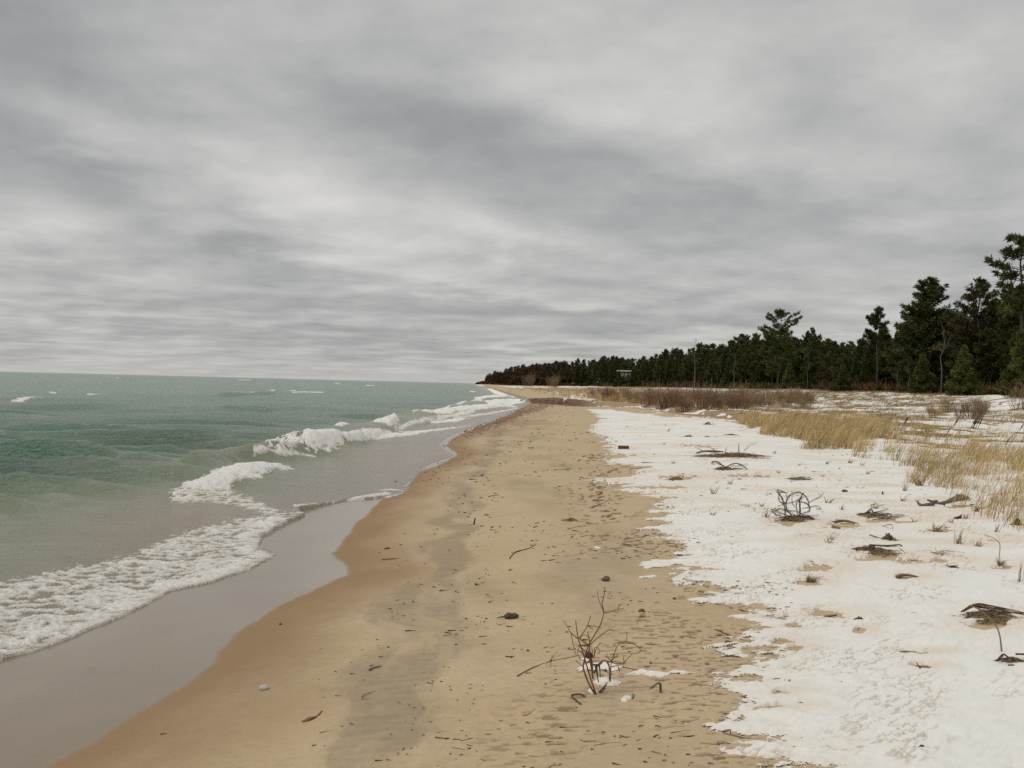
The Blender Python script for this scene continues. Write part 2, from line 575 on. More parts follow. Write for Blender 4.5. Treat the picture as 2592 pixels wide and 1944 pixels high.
def build_snow():
    x, y, f = polar(radii(2.2, 900, 1.5, .85, .010), angles(-14, 33, .075, False))
    aw, yw, fw = polar(radii(2.2, 500, 1.5, 6, .06), np.radians(np.linspace(32.95, 75, 90)))
    off = len(x)
    x = np.concatenate([x, aw]); y = np.concatenate([y, yw]); f = np.concatenate([f, fw + off])
    d, h, px, py, film, inland, s, dark, scar = sand_fields(x, y)
    t = snow_thick(x, y, px, py, inland, d)
    t = np.minimum(t, .06)
    z = h + t + np.where(t > 0, .006 * pn(x * 2.2, y * 2.8, 91), 0)
    # sand blown across the snow
    bl = pn(x * .55 + y * .25, y * 1.15, 95) + .5 * pn(x * 1.6, y * 3.2, 96)
    sandy = sst(.05, .75, bl + .15) * sst(6, 12, d) * sst(90, 40, d) * .75
    sandy = np.maximum(sandy, spots(px + 20 * pn(x * 3, y * 2, 97), py, [(q[0] + 30, q[1], q[2] * 1.9, q[3] * 1.9, .7) for q in BARE]))
    sandy = np.maximum(sandy, .6 * sst(.02, -.002, t))
    a = (x * .707 + y * .707); b_ = (-x * .707 + y * .707)
    ln = 1 - 2.2 * np.abs(pn(a * 3.5 + .5 * pn(x * 3, y * 3, 46), b_ * 13, 98) + .35 * pn(a * 12, b_ * 37, 52) + .2 * pn(a * 31, b_ * 70, 47))
    pit = sst(.72, .98, ln) * sst(-.15, .4, pn(a * 1.1, b_ * 2.1, 99) + .35 * pn(a * 5, b_ * 9, 45)) * sst(34, 10, d)
    z = z - .005 * pit
    attrs = dict(sandy=np.clip(sandy, 0, 1), pit=pit, thin=sst(.011, -.001, t))
    V, F2, A2 = keep(np.stack([x, y, z], 1), f, t > -.004, attrs)
    m, nt, b = new_mat('snow')
    pos = node(nt, 'ShaderNodeTexCoord').outputs['Object']
    n1 = noise(nt, pos, 60, 4, .6)
    n2 = noise(nt, pos, 9, 4, .6)
    sa = node(nt, 'ShaderNodeAttribute', attribute_name='sandy').outputs['Fac']
    pi = node(nt, 'ShaderNodeAttribute', attribute_name='pit').outputs['Fac']
    c = mixc(nt, n2, (.67, .655, .61), (.76, .75, .705))
    c = mixc(nt, mth(nt, 'MULTIPLY', sa, mapr(nt, n1, .3, .7, .35, .8)), c, (.60, .44, .27))
    c = mixc(nt, mth(nt, 'MULTIPLY', pi, .75), c, (.46, .35, .24))  # sandy brown in the pits, also painting crust-ridge shadow into the snow colour
    n7 = noise(nt, scalev(nt, pos, (1, 1.6, 1)), 55, 4, .7)
    nt.links.new(mth(nt, 'GREATER_THAN', n7, mth(nt, 'MULTIPLY_ADD', node(nt, 'ShaderNodeAttribute', attribute_name='thin').outputs['Fac'], .52, .08)), b.inputs['Alpha'])
    nt.links.new(c, b.inputs['Base Color'])
    b.inputs['Roughness'].default_value = .8
    b.inputs['Specular IOR Level'].default_value = .15
    bp = node(nt, 'ShaderNodeBump', {'Distance': .008, 'Height': mth(nt, 'ADD', n1, n2), 'Strength': .5})
    nt.links.new(bp.outputs[0], b.inputs['Normal'])
    tag(mesh_np('snow', V, F2, m, attrs=A2), 'thin windblown snow lying over sand and dunes', 'snow', kind='stuff')


# ------------------------------------------------------------------ LAKE
# breakers: pixel polyline of the crest foot, height, back width, front width (m)
def wpt(px, py, z=0.0):
    du, dv = px - 1296, py - 972
    X = du * CR + dv * SR
    V = -du * SR + dv * CR
    d = (ZC - z) * F / V
    return X / F * d, d


RIDGES = [
    ([(470, 1186), (560, 1172), (640, 1164), (780, 1142), (880, 1122), (960, 1100), (1010, 1090)], .42, 1.6, .55),
    ([(870, 1095), (960, 1082), (1060, 1068), (1110, 1060)], .38, 2.2, 1.0),
    ([(1050, 1058), (1150, 1048), (1250, 1036), (1300, 1030)], .32, 3.0, 1.5),
    ([(1180, 1020), (1250, 1012), (1300, 1008)], .4, 5.0, 2.5),
    ([(1130, 1032), (1220, 1024), (1290, 1016)], .3, 4.0, 2.0),
    ([(430, 1250), (520, 1228), (620, 1208), (740, 1186)], .07, .9, .5),
    ([(60, 1226), (130, 1206), (205, 1192), (300, 1192), (380, 1200)], .06, 1.2, 1.0),
    ([(200, 1104), (310, 1096), (420, 1104), (560, 1110)], .08, 2.0, 1.5),
    ([(520, 1040), (600, 1036), (700, 1040)], .3, 4.0, 3.0),
    ([(560, 1000), (620, 996), (680, 998)], .3, 5.0, 4.0),
]


def lake_z(x, y):
    d = np.hypot(x, y)
    o = -(x - np.interp(y, waterY, waterX)) + (.05 * pn(x * 3, y * 2.2, 111) + .02 * pn(x * 11, y * 8, 112)) * sst(40, 10, d)
    amp = sst(.5, 9, o)
    z = np.zeros(x.shape)
    rs = np.random.default_rng(5)
    res = d * d / (1.95 * 963) * 1.0
    for i in range(24):
        wl = .62 * 1.155 ** i
        th = R(-90 + rs.uniform(-42, 30))
        kx, ky = math.cos(th) * 2 * math.pi / wl, math.sin(th) * 2 * math.pi / wl
        a = .031 * wl ** .62 / (1 + (wl / 5) ** 1.15)
        ph = rs.uniform(0, 6.28)
        fade = sst(.55, .25, res / wl)
        gp = 1 + .9 * pn(x / (wl * 5), y / (wl * 5), 120 + i)
        w = np.sin(kx * x + ky * y + ph + 1.2 * pn(x / (wl * 3), y / (wl * 2.2), 150 + i))
        z = z + a * fade * gp * (w + .35 * np.maximum(w, 0) ** 3)
    z = z * amp
    rid = np.zeros(x.shape)
    for P, hh, wb, wf in RIDGES:
        W = np.array([wpt(*p) for p in P])
        dd, side = seg_dist(x, y, W)
        # arc taper: closeness to the polyline ends
        ax = np.clip((x - W[0, 0]) / (W[-1, 0] - W[0, 0] + 1e-6), 0, 1)
        tap = np.sqrt(np.clip(4 * ax * (1 - ax), 0, 1)) * (1 + .25 * pn(x * .8, y * .3, 130))
        back = side > 0
        prof = np.where(back, np.exp(-(dd / wb) ** 2), np.exp(-(dd / wf) ** 2))
        rid = np.maximum(rid, hh * prof * tap)
    z = z + rid
    return z, o, d, rid


def swash(x, y, z, o):
    h = H(x, y)
    inside = np.maximum(z * sst(0, 1.5, o), h + .010 + .022 * sst(0, .5, o))
    out = h - np.minimum(.06, .35 * np.maximum(-o, 0) + .004)
    return np.where(o > 0, inside, out), h


def build_lake():
    x, y, f = polar(radii(3.0, 14000, 1.95, .62, .02), angles(-36, 14, .10, False))
    xw, yw, fw = polar(radii(3.0, 14000, 1.95, 5, .15), np.radians(np.concatenate([np.linspace(-110, -35.9, 120)])))
    off = len(x)
    x = np.concatenate([x, xw]); y = np.concatenate([y, yw]); f = np.concatenate([f, fw + off])
    z, o, d, rid = lake_z(x, y)
    zz, h = swash(x, y, z, o)
    # suspended sand near the shore, deeper green out; cloud of stirred sand in front of breakers
    dep = np.clip(1 - np.exp(-np.maximum(o - 1.2, 0) / 4.2), 0, 1)
    tur = pn(x / 7, y / 14, 141) * .5 + pn(x / 2.6, y / 4, 142) * .35 + .4 * pn(x / 30, y / 60, 143)
    dep = np.clip(dep + .20 * tur * sst(0, 6, o), 0, 1)
    patch = np.clip(.5 + .55 * fbm(x / 26, y / 90, 3, 144) + .25 * pn(x / 70, y / 300, 147), 0, 1)
    b3 = np.array([.235, .165, .118]); mid = np.array([.215, .225, .145]); g1 = np.array([.142, .262, .186]); g2 = np.array([.188, .316, .228])
    deep = np.array([.11, .18, .135])
    t1 = sst(0, .5, dep)[:, None]; t2 = sst(.45, 1, dep)[:, None]
    c = b3 * (1 - t1) + mid * t1
    gg = g1 * (1 - patch[:, None]) + g2 * patch[:, None]
    ff = (sst(150, 900, d) * .75)[:, None]
    gg = gg * (1 - ff) + deep * ff
    c = c * (1 - t2) + gg * t2
    st = np.clip(rid / .3, 0, 1)[:, None] * .35 * sst(60, 25, d)[:, None]
    c = c * (1 - st) + np.array([.17, .165, .08]) * st
    shal = sst(1.2, .0, o)
    V, F2, A2 = keep(np.stack([x, y, zz], 1), f, zz > h - .02, dict(tint=c, shal=shal, off=sst(1, 8, o)))
    m, nt, b = new_mat('lake_water')
    pos = node(nt, 'ShaderNodeTexCoord').outputs['Object']
    tint = node(nt, 'ShaderNodeAttribute', attribute_name='tint').outputs['Color']
    off_ = node(nt, 'ShaderNodeAttribute', attribute_name='off').outputs['Fac']
    w1 = noise(nt, scalev(nt, pos, (.55, 1.5, 1)), 1.5, 6, .62, .5)
    w2 = noise(nt, scalev(nt, pos, (.7, 1.5, 1)), 6, 5, .65, .4)
    w3 = noise(nt, scalev(nt, pos, (.35, 1.0, 1)), .22, 5, .6, .5)
    c2 = mixc(nt, mapr(nt, w3, .35, .65, 0, .4), tint, (.115, .175, .125))
    nt.links.new(c2, b.inputs['Base Color'])
    b.inputs['Roughness'].default_value = .16
    b.inputs['IOR'].default_value = 1.33
    b.inputs['Specular IOR Level'].default_value = .5
    hh = mth(nt, 'ADD', mth(nt, 'MULTIPLY', w1, .8), mth(nt, 'ADD', mth(nt, 'MULTIPLY', w2, .45), mth(nt, 'MULTIPLY', w3, 2.0)))
    bp = node(nt, 'ShaderNodeBump', {'Distance': .8, 'Height': hh, 'Strength': mapr(nt, off_, 0, 1, .15, .95)})
    nt.links.new(bp.outputs[0], b.inputs['Normal'])
    tag(mesh_np('water', V, F2, m, attrs=A2), kind='structure')


FOAM = [  # polygon (pixels), edge softness in pixels, lace (0 solid .. 1 lacy), thickness
    ([(-60, 1460), (0, 1452), (60, 1450), (150, 1432), (250, 1412), (340, 1390), (430, 1352), (520, 1322), (600, 1302), (680, 1290), (765, 1302), (790, 1308), (720, 1332),
      (655, 1362), (650, 1388), (706, 1404), (640, 1440), (560, 1474), (480, 1490), (420, 1506), (330, 1556), (240, 1594), (150, 1628), (60, 1650), (0, 1676), (-60, 1700)], 30, .90, .030),
    ([(425, 1238), (500, 1212), (560, 1196), (640, 1176), (700, 1178), (752, 1180), (735, 1192), (690, 1198), (660, 1212), (600, 1222), (560, 1240), (500, 1246)], 12, .42, .05),
    ([(430, 1236), (470, 1240), (560, 1226), (640, 1254), (700, 1280), (775, 1306), (740, 1312), (650, 1290), (590, 1270), (520, 1262), (430, 1268)], 16, .8, .03),
    ([(768, 1108), (790, 1102), (815, 1110), (850, 1114), (872, 1122), (872, 1132), (840, 1140), (800, 1144), (776, 1146), (764, 1138), (770, 1122)], 9, .45, .07),
    ([(664, 1150), (690, 1136), (730, 1130), (768, 1136), (768, 1142), (720, 1158), (690, 1160)], 8, .75, .08),
    ([(836, 1100), (856, 1092), (880, 1092), (884, 1102), (862, 1108)], 5, .5, .08),
    ([(860, 1122), (930, 1106), (990, 1094), (1070, 1090), (1062, 1096), (1000, 1104), (940, 1114), (880, 1126)], 5, .2, .08),
    ([(940, 1082), (975, 1076), (1000, 1066), (1012, 1078), (990, 1090), (950, 1090)], 5, .3, .14),
    ([(1000, 1090), (1090, 1084), (1190, 1074), (1196, 1076), (1120, 1086), (1060, 1094)], 4, .35, .05),
    ([(1065, 1058), (1100, 1044), (1150, 1040), (1220, 1034), (1300, 1026), (1310, 1029), (1240, 1040), (1150, 1050), (1090, 1058)], 4, .15, .12),
    ([(1030, 1050), (1060, 1044), (1068, 1056), (1046, 1060)], 4, .7, .1),
    ([(1080, 1066), (1160, 1058), (1200, 1056), (1150, 1066), (1100, 1068)], 3, .3, .06),
    ([(1170, 1030), (1230, 1028), (1250, 1022), (1310, 1016), (1330, 1018), (1270, 1028), (1200, 1034)], 3, .15, .10),
    ([(1200, 1004), (1240, 1004), (1300, 1000), (1335, 1002), (1260, 1012), (1220, 1014), (1220, 1022), (1300, 1010), (1330, 1016), (1240, 1026), (1215, 1024)], 3, .1, .07),
    ([(1232, 984), (1250, 982), (1300, 984), (1290, 990), (1262, 991), (1300, 994), (1320, 998), (1276, 1000), (1250, 996), (1240, 988)], 2, .0, .07),
    ([(1200, 974), (1240, 972), (1275, 976), (1285, 980), (1230, 978)], 1.5, .0, .07),
]
LINES = [  # thin foam edges of the swash
    ([(735, 1292), (770, 1288), (850, 1276), (940, 1264), (1000, 1258), (1022, 1252), (1020, 1244), (985, 1242), (960, 1243)], 2.6),
    ([(1022, 1236), (1040, 1224), (1042, 1214)], 2.0), ([(745, 1272), (820, 1266), (900, 1258), (980, 1250)], 5),
    ([(1000, 1088), (1050, 1074), (1110, 1060), (1200, 1046)], 5), ([(1090, 1040), (1160, 1026), (1230, 1014)], 4), ([(1150, 1058), (1230, 1048), (1310, 1034)], 3), ([(900, 1112), (960, 1102), (1040, 1094), (1120, 1082)], 3.5),
    ([(590, 993), (612, 994), (640, 993), (662, 993)], 4), ([(740, 992), (770, 991), (800, 992), (820, 992)], 2.2), ([(684, 987), (696, 987)], 2), ([(734, 988), (750, 988)], 1.8),
    ([(28, 1012), (60, 1010), (90, 1007), (112, 1008)], 3), ([(126, 992), (142, 994)], 4), ([(220, 998), (250, 997), (274, 996)], 2.4), ([(1190, 990), (1202, 991)], 2.4), ([(602, 961), (638, 962)], 1.2), ([(848, 970), (860, 971)], 1.4), ([(926, 975), (950, 976)], 1.4), ([(292, 955), (303, 956)], 1.3),
    ([(640, 1164), (720, 1156), (800, 1148)], 3), ([(830, 1268), (900, 1262), (990, 1252)], 3)]


def build_foam():
    x, y, f = polar(radii(4.2, 4200, 1.95, .42, .014), angles(-33, 4, .075, False))
    z, o, d, rid = lake_z(x, y)
    zz, h = swash(x, y, z, o)
    px, py = topix(x, y, np.minimum(z, .1))
    px, py = topix(x, y, 0 * x + .05)
    t = np.full(x.shape, -1.0)
    # lace made of stretched cells
    wx = x + .06 * pn(x * 4, y * 3, 161); wy = y + .10 * pn(x * 3, y * 2, 162)
    c1 = 1 - np.abs(pn(wx * 4.2, wy * 5.0, 163)) * 2.4
    c2 = 1 - np.abs(pn(wx * 10, wy * 11, 164)) * 2.4
    bub = pn(x * 22, y * 18, 165)
    c3 = 1 - np.abs(pn(wx * 22, wy * 20, 170)) * 2.4
    lace = .50 * c1 + .34 * c2 + .16 * c3
    lump = pn(wx * 3.0, wy * 2.4, 166) * .6 + .4 * pn(wx * 8, wy * 7, 167)
    for P, soft, lc, th in FOAM:
        P = np.array(P, float)
        m = (px > P[:, 0].min() - 20) & (px < P[:, 0].max() + 20) & (py > P[:, 1].min() - 12) & (py < P[:, 1].max() + 12) & (o > -.02)
        if not m.any(): continue
        e = 9 * np.clip(soft / 20, .12, 1)
        sd = poly_sd(px[m] + e * (pn(x[m] * 5, y[m] * 4, 168) + .9 * pn(px[m] / 9, py[m] / 3, 171)), py[m] + e * .5 * (pn(x[m] * 6, y[m] * 4, 169) + .8 * pn(px[m] / 14, py[m] / 4, 172)), P) / soft
        fld = np.clip(sd, -1, 1.3) if lc < .55 else np.minimum(np.clip(sd, -1, .40), .40) + .55 * sst(.45, .05, o[m]) * (soft > 20)
        q = fld * .9 + (.10 if lc < .55 else .0)
        q = q + (lc * (lace[m] - .55) if lc >= .55 else lc * (lace[m] - .72)) * 1.15 + (1 - lc) * .22 * lump[m]
        q = q + .26 * lc * fbm(x[m] * 1.3, y[m] * .9, 3, 173)
        tt = th * np.clip(q, -1, 1) * (1 + .35 * lump[m]) + .010 * bub[m] * np.minimum(1, th / .05) * (q > 0)
        tt = np.where(tt > 0, tt * (.40 + .60 * sst(.0, .30, o[m])), tt)
        t[m] = np.maximum(t[m], tt)
    for P, wpx in LINES:
        dd, _ = seg_dist(px, py, np.array(P, float))
        q = 1 - dd / wpx + .7 * (lace - .6) - .2
        t = np.maximum(t, np.where((q > -.5) & (o > -.02), .022 * q, -1))
    V, F2, A2 = keep(np.stack([x, y, zz + t], 1), f, (t > 0) & (t > -.5), dict(thin=sst(.020, .000, t)))
    m, nt, b = new_mat('foam')
    pos = node(nt, 'ShaderNodeTexCoord').outputs['Object']
    n1 = noise(nt, pos, 28, 4, .6)
    c = mixc(nt, mapr(nt, n1, .3, .65), (.68, .645, .575), (.86, .845, .81))
    th_ = node(nt, 'ShaderNodeAttribute', attribute_name='thin').outputs['Fac']
    n5 = noise(nt, pos, 75, 3, .7)
    nt.links.new(mth(nt, 'GREATER_THAN', n5, mth(nt, 'MULTIPLY_ADD', th_, .34, .12)), b.inputs['Alpha'])
    c = mixc(nt, mth(nt, 'MULTIPLY', node(nt, 'ShaderNodeAttribute', attribute_name='thin').outputs['Fac'], .75), c, (.42, .36, .27))
    nt.links.new(c, b.inputs['Base Color'])
    b.inputs['Roughness'].default_value = .7
    b.inputs['Subsurface Weight'].default_value = 0
    bp = node(nt, 'ShaderNodeBump', {'Distance': .03, 'Height': mth(nt, 'ADD', n1, n5), 'Strength': .8})
    nt.links.new(bp.outputs[0], b.inputs['Normal'])
    tag(mesh_np('foam', V, F2, m, attrs=A2), 'white foam of breaking waves and swash on the lake', 'foam', kind='stuff')


build_ground()
build_snow()
build_lake()
build_foam()
# ------------------------------------------------------------------ materials of the things
M_TWIG = simple_mat('twig', (.12, .082, .058), .85, .5, 30, rand=.5)
M_RED = simple_mat('red_twig', (.26, .125, .066), .8, .45, 40, rand=.3)
M_GREY = simple_mat('grey_wood', (.24, .20, .165), .85, .5, 14, c2=(.09, .065, .05), rand=.5, bump=.4)
M_BROWN = simple_mat('brown_wood', (.20, .125, .078), .85, .5, 20, c2=(.09, .055, .038), rand=.5, bump=.4)
M_STRAW = simple_mat('dry_straw', (.36, .26, .125), .85, .35, 10, rand=.35)
M_REED = simple_mat('dead_reed', (.36, .27, .15), .85, .5, 12, c2=(.19, .13, .075), rand=.4)
M_STONE = simple_mat('pale_stone', (.50, .45, .38), .7, .25, 40)
M_DSTONE = simple_mat('dark_stone', (.055, .05, .055), .75, .3, 30)
M_CONE = simple_mat('cone_scales', (.15, .105, .065), .85, .6, 60, bump=.6)
M_LEAF = simple_mat('red_leaf', (.22, .04, .025), .7, .3, 15)
M_BLEAF = simple_mat('brown_leaf', (.23, .12, .06), .8, .4, 15, rand=.4)
M_BRICK = simple_mat('old_brick', (.16, .055, .04), .85, .35, 25)
M_BOTTLE = simple_mat('grey_green_stone', (.10, .135, .125), .4, .3, 20)
M_BARK = simple_mat('bark', (.085, .07, .055), .95, .4, 3, rand=.4)
M_PALE = simple_mat('pale_bark', (.15, .135, .115), .95, .35, 3, rand=.4)
M_PINE = simple_mat('pine_needles', (.098, .112, .038), .9, .45, .6, attr='tint', rand=.7, spec=.1)
M_DARKP = simple_mat('dark_needles', (.078, .094, .033), .9, .4, .6, attr='tint', rand=.6, spec=.1)
M_OLIVE = simple_mat('olive_needles', (.104, .106, .042), .9, .45, .6, attr='tint', rand=.6, spec=.1)
M_FIR = simple_mat('fir_needles', (.095, .11, .032), .9, .4, .8, attr='tint', rand=.6, spec=.1)
M_RUST = simple_mat('far_forest', (.085, .056, .040), .95, .4, .05, c2=(.056, .060, .032), attr='tint', spec=.05)
M_SHRUB = simple_mat('shrub_stems', (.30, .205, .125), .9, .4, 2, rand=.6, spec=.1)
M_GRASSB = simple_mat('marram_blades', (1, 1, 1), .85, .25, 3, attr='tint', spec=.15)


# ------------------------------------------------------------------ trees
def sprays(P, D, size, wid, nb, rs, tint, spread=.75):
    """nb narrow needle sprays (quads) at every point of P, leaning along D"""
    n = len(P)
    P = np.repeat(P, nb, 0); D = np.repeat(D, nb, 0)
    sz = np.repeat(size, nb) * rs.uniform(.6, 1.25, n * nb)
    d = D + rs.normal(0, spread, (n * nb, 3)); d /= np.linalg.norm(d, axis=1)[:, None] + 1e-9
    q = np.cross(d, rs.normal(0, 1, (n * nb, 3))); q /= np.linalg.norm(q, axis=1)[:, None] + 1e-9
    b = P + rs.normal(0, .10, P.shape) * sz[:, None]
    mid = b + d * (sz * .55)[:, None]
    w = (sz * wid)[:, None]
    V = np.stack([b, mid + q * w, b + d * sz[:, None], mid - q * w], 1).reshape(-1, 3)
    Fc = np.arange(len(V)).reshape(-1, 4)
    t = np.repeat(np.repeat(tint, nb, 0) * rs.uniform(.75, 1.25, (n * nb, 1)), 4, 0)
    return V, Fc, t


def conifer(name, h, base, prof, whorl, per, rise, curve, tufts, tsize, nb, mat, seed, drop=.1, bark=None, limb_r=.05, wid=.105, zjit=.5, lean=0., top_tuft=True, deadlow=0):
    rs = np.random.default_rng(seed)
    mb = MB()
    k = 7
    tp = [np.array([lean * (i / k) ** 1.5 * h + .01 * h * rs.normal() * (i > 0), .01 * h * rs.normal() * (i > 0), h * i / k * .97]) for i in range(k + 1)]
    tr = h * .0155
    mb.tube(tp, tr, tr * .15, 7)

    def axis(z):
        t = np.clip(z / (h * .97), 0, 1) * k
        i = min(int(t), k - 1)
        return tp[i] + (tp[i + 1] - tp[i]) * (t - i)
    PP, DD, SS, TT = [], [], [], []
    z = base * h
    while z < h * .985:
        t = (z - base * h) / (h * (1 - base))
        for j in range(per):
            if rs.random() < drop: continue
            zz = z + rs.uniform(-.5, .5) * zjit
            az = rs.uniform(0, 2 * math.pi)
            L = max(.25, prof(t) * rs.uniform(.62, 1.15))
            ca, sa = math.cos(az), math.sin(az)
            o = axis(zz)
            ri = rise + .25 * t
            n = 5
            lp = [np.array([o[0] + ca * L * u, o[1] + sa * L * u, zz + L * (ri * u + curve * u * u)]) for u in np.linspace(0, 1, n)]
            if limb_r > 0 and L > .6:
                mb.tube(lp, limb_r * (.4 + .6 * L / 4), .012, 4)
            m = max(3, int(tufts * L))
            u = rs.uniform(.22, 1.02, m) ** .75
            lat = rs.normal(0, .17, m) * L * (1.15 - u) + rs.normal(0, .08, m)
            p = np.stack([o[0] + ca * L * u - sa * lat, o[1] + sa * L * u + ca * lat, zz + L * (ri * u + curve * u * u) + rs.normal(.06, .10, m)], 1)
            dd = np.stack([ca * .8 - sa * lat * .5, sa * .8 + ca * lat * .5, np.full(m, .55)], 1) if np.isscalar(ca) else None
            PP.append(p); DD.append(dd); SS.append(np.full(m, tsize) * (1 - .35 * t))
            base_t = np.array([1., 1., 1.]) * rs.uniform(.6, 1.4) * np.array([rs.uniform(.85, 1.25), 1, rs.uniform(.8, 1.1)])
            TT.append(base_t * rs.uniform(.75, 1.25, (m, 1)))
        z += whorl * (1 - .35 * t)
    for j in range(deadlow):                       # dead bare limbs under the crown
        zz = h * rs.uniform(.12, max(base, .2) + .15)
        az = rs.uniform(0, 6.28); L = rs.uniform(.6, 2.0)
        o = axis(zz)
        mb.tube([o, o + np.array([math.cos(az) * L * .6, math.sin(az) * L * .6, .1]), o + np.array([math.cos(az) * L, math.sin(az) * L, rs.uniform(-.3, .3)])], .03, .008, 3)
    if top_tuft:
        m = 14
        p = axis(h * .96) + np.stack([rs.normal(0, .15, m), rs.normal(0, .15, m), rs.uniform(-.5, .5, m)], 1)
        PP.append(p); DD.append(np.tile([0, 0, 1.], (m, 1))); SS.append(np.full(m, tsize)); TT.append(np.ones((m, 3)))
    nb = int(nb * 1.5)
    V, Fc, tint = sprays(np.concatenate(PP), np.concatenate(DD), np.concatenate(SS), wid, nb, rs, np.concatenate(TT))
    root = empty(name, (0, 0, 0))
    mb.build('trunk', bark or M_BARK, root)
    mesh_np('crown', V, Fc, mat, root, {'tint': tint}, smooth=False)
    root['h0'] = float(h)
    return root


def bare_tree(name, h, seed, mat, n=26, spread=.35, start=.4, depth=3):
    rs = np.random.default_rng(seed)
    mb = MB(); br = MB()
    k = 6
    tp = [np.array([.03 * h * rs.normal() * (i / k), .02 * h * rs.normal() * (i / k), h * i / k]) for i in range(k + 1)]
    mb.tube(tp, h * .010 + .03, .015, 6)

    def grow(p, d, L, r, lev):
        pts = [p]
        for i in range(4):
            d = d + rs.normal(0, .18, 3) + np.array([0, 0, .06]); d /= np.linalg.norm(d)
            pts.append(pts[-1] + d * L / 4)
        br.tube(pts, r, r * .35, 4 if lev < 2 else 3)
        if lev < depth:
            for i in range(rs.integers(2, 5)):
                q = pts[rs.integers(1, 5)]
                e = d + rs.normal(0, .55, 3); e /= np.linalg.norm(e)
                grow(q, e, L * rs.uniform(.45, .7), max(r * .5, .008), lev + 1)
    for i in range(n):
        t = rs.uniform(start, .97)
        i0 = int(t * k); o = tp[i0] + (tp[min(i0 + 1, k)] - tp[i0]) * (t * k - i0)
        az = rs.uniform(0, 6.28)
        d = np.array([math.cos(az), math.sin(az), rs.uniform(.3, 1.2)]); d /= np.linalg.norm(d)
        grow(o, d, h * spread * rs.uniform(.4, 1) * (1.15 - t), .03, 1)
    root = empty(name, (0, 0, 0))
    mb.build('trunk', mat, root)
    br.build('branches', mat, root)
    root['h0'] = float(h)
    return root


def shrub(name, h, w, n, seed, mat):
    """many thin upright stems fanning from the root"""
    rs = np.random.default_rng(seed)
    mb = MB()
    for i in range(n):
        a = rs.uniform(0, 6.28); r = w * .35 * math.sqrt(rs.random())
        p = np.array([r * math.cos(a), r * math.sin(a), 0])
        hh = h * rs.uniform(.55, 1.05)
        d = np.array([math.cos(a) * .35 * r / w * 2 + rs.normal(0, .12), math.sin(a) * .35 * r / w * 2 + rs.normal(0, .12), 1.])
        q = [p, p + d * hh * .4, p + d * hh * .75 + rs.normal(0, .05, 3), p + d * hh + rs.normal(0, .09, 3)]
        mb.tube(q, .011, .005, 3)
        for j in range(rs.integers(2, 6)):
            t = rs.uniform(.35, .9)
            s = p + d * hh * t
            e = d * hh * rs.uniform(.2, .4) + rs.normal(0, .14, 3) * h
            mb.tube([s, s + e * .5 + rs.normal(0, .02, 3), s + e], .008, .004, 3)
    root = empty(name, (0, 0, 0))
    mb.build('stems', mat, root)
    root['h0'] = float(h)
    return root


def ray_hit(u, extra=0.):
    """distance at which a column of the picture meets the edge of the wood"""
    X = ((u - 1296) * CR + 0 * SR) / F
    ys = np.arange(60, 1760, 1.0)
    m = np.nonzero(X * ys >= np.interp(ys, _TL[:, 1], _TL[:, 0]) + extra)[0]
    return ys[m[0]] if len(m) else 1600.


_SU = [1200, 1232, 1260, 1300, 1340, 1370, 1440, 1490, 1530, 1580, 1600, 1640, 1660, 1700, 1730, 1780, 1800, 1830, 1870, 1900, 1930, 2030, 2060, 2100, 2130, 2180, 2225, 2260, 2290, 2320, 2430, 2520, 2560, 2592, 2900]
_SV = [955, 947, 940, 931, 924, 919, 914, 905, 901, 896, 905, 893, 885, 884, 880, 870, 860, 848, 842, 838, 830, 838, 842, 855, 852, 846, 838, 832, 815, 800, 790, 780, 740, 690, 560]


def top_z(u, v, D):
    V = -(u - 1296) * SR + (v - 972) * CR
    return ZC - V / F * D


def column_x(u, v, D):
    return ((u - 1296) * CR + (v - 972) * SR) / F * D


def plant(src, u, D, h=None, v=None, label=None, group=None, rz=None, first={}, wide=1.):
    x = column_x(u, 900 if v is None else v, D)
    z = float(H(x, D)) - .15
    if h is None: h = top_z(u, v, D) - z
    s = h / src['h0']
    rz = random.uniform(0, 6.28) if rz is None else rz
    sc = (s * wide, s * wide, s)
    if src.name not in first:
        first[src.name] = 1
        src.location = (x, D, z); src.rotation_euler = (0, 0, rz); src.scale = sc
        o = src
        if label: o['label'] = label
        if group: o['group'] = group
    else:
        o = copy_tree(src, (x, D, z), rz, sc, label, group)
        if not group and 'group' in o: del o['group']
    o['category'] = 'shrub' if 'shrub' in src.name or 'bush' in src.name else 'tree'
    return o


def dome(r, p=2.2, low=.55):
    return lambda t: r * (low + (1 - low) * min(1, t * 3)) * max(0., 1 - t ** p) ** .6 + .25


def cone(r):
    return lambda t: r * (1 - t) + .15


white_a = conifer('pine_tree', 16, .34, lambda t: (4.4 if t < .55 else 4.4 * (1 - (t - .55) / .45) ** .7) * (.8 + .3 * math.sin(t * 19)) + .3, 1.05, 5, .18, .10, 8, .62, 9, M_PINE, 21, .18, zjit=.35, limb_r=.07)
white_b = conifer('pine_tree', 16, .30, lambda t: 3.4 * (1 - t) ** .55 * (.75 + .35 * math.sin(t * 23 + 1)) + .35, .95, 5, .30, .12, 8, .60, 9, M_PINE, 22, .2, zjit=.4, limb_r=.06, lean=.02)
dark_a = conifer('pine_tree', 15, .10, lambda t: 4.1 * (1 - t) ** .62 * (.85 + .2 * math.sin(t * 15)) + .3, .62, 6, .45, .05, 9, .58, 8, M_DARKP, 23, .08, zjit=.8, limb_r=.05)
olive_a = conifer('pine_tree', 15, .16, lambda t: 4.3 * (1 - t) ** .75 + .3, .72, 6, .15, .16, 8, .55, 8, M_OLIVE, 24, .14, zjit=.6, limb_r=.05)
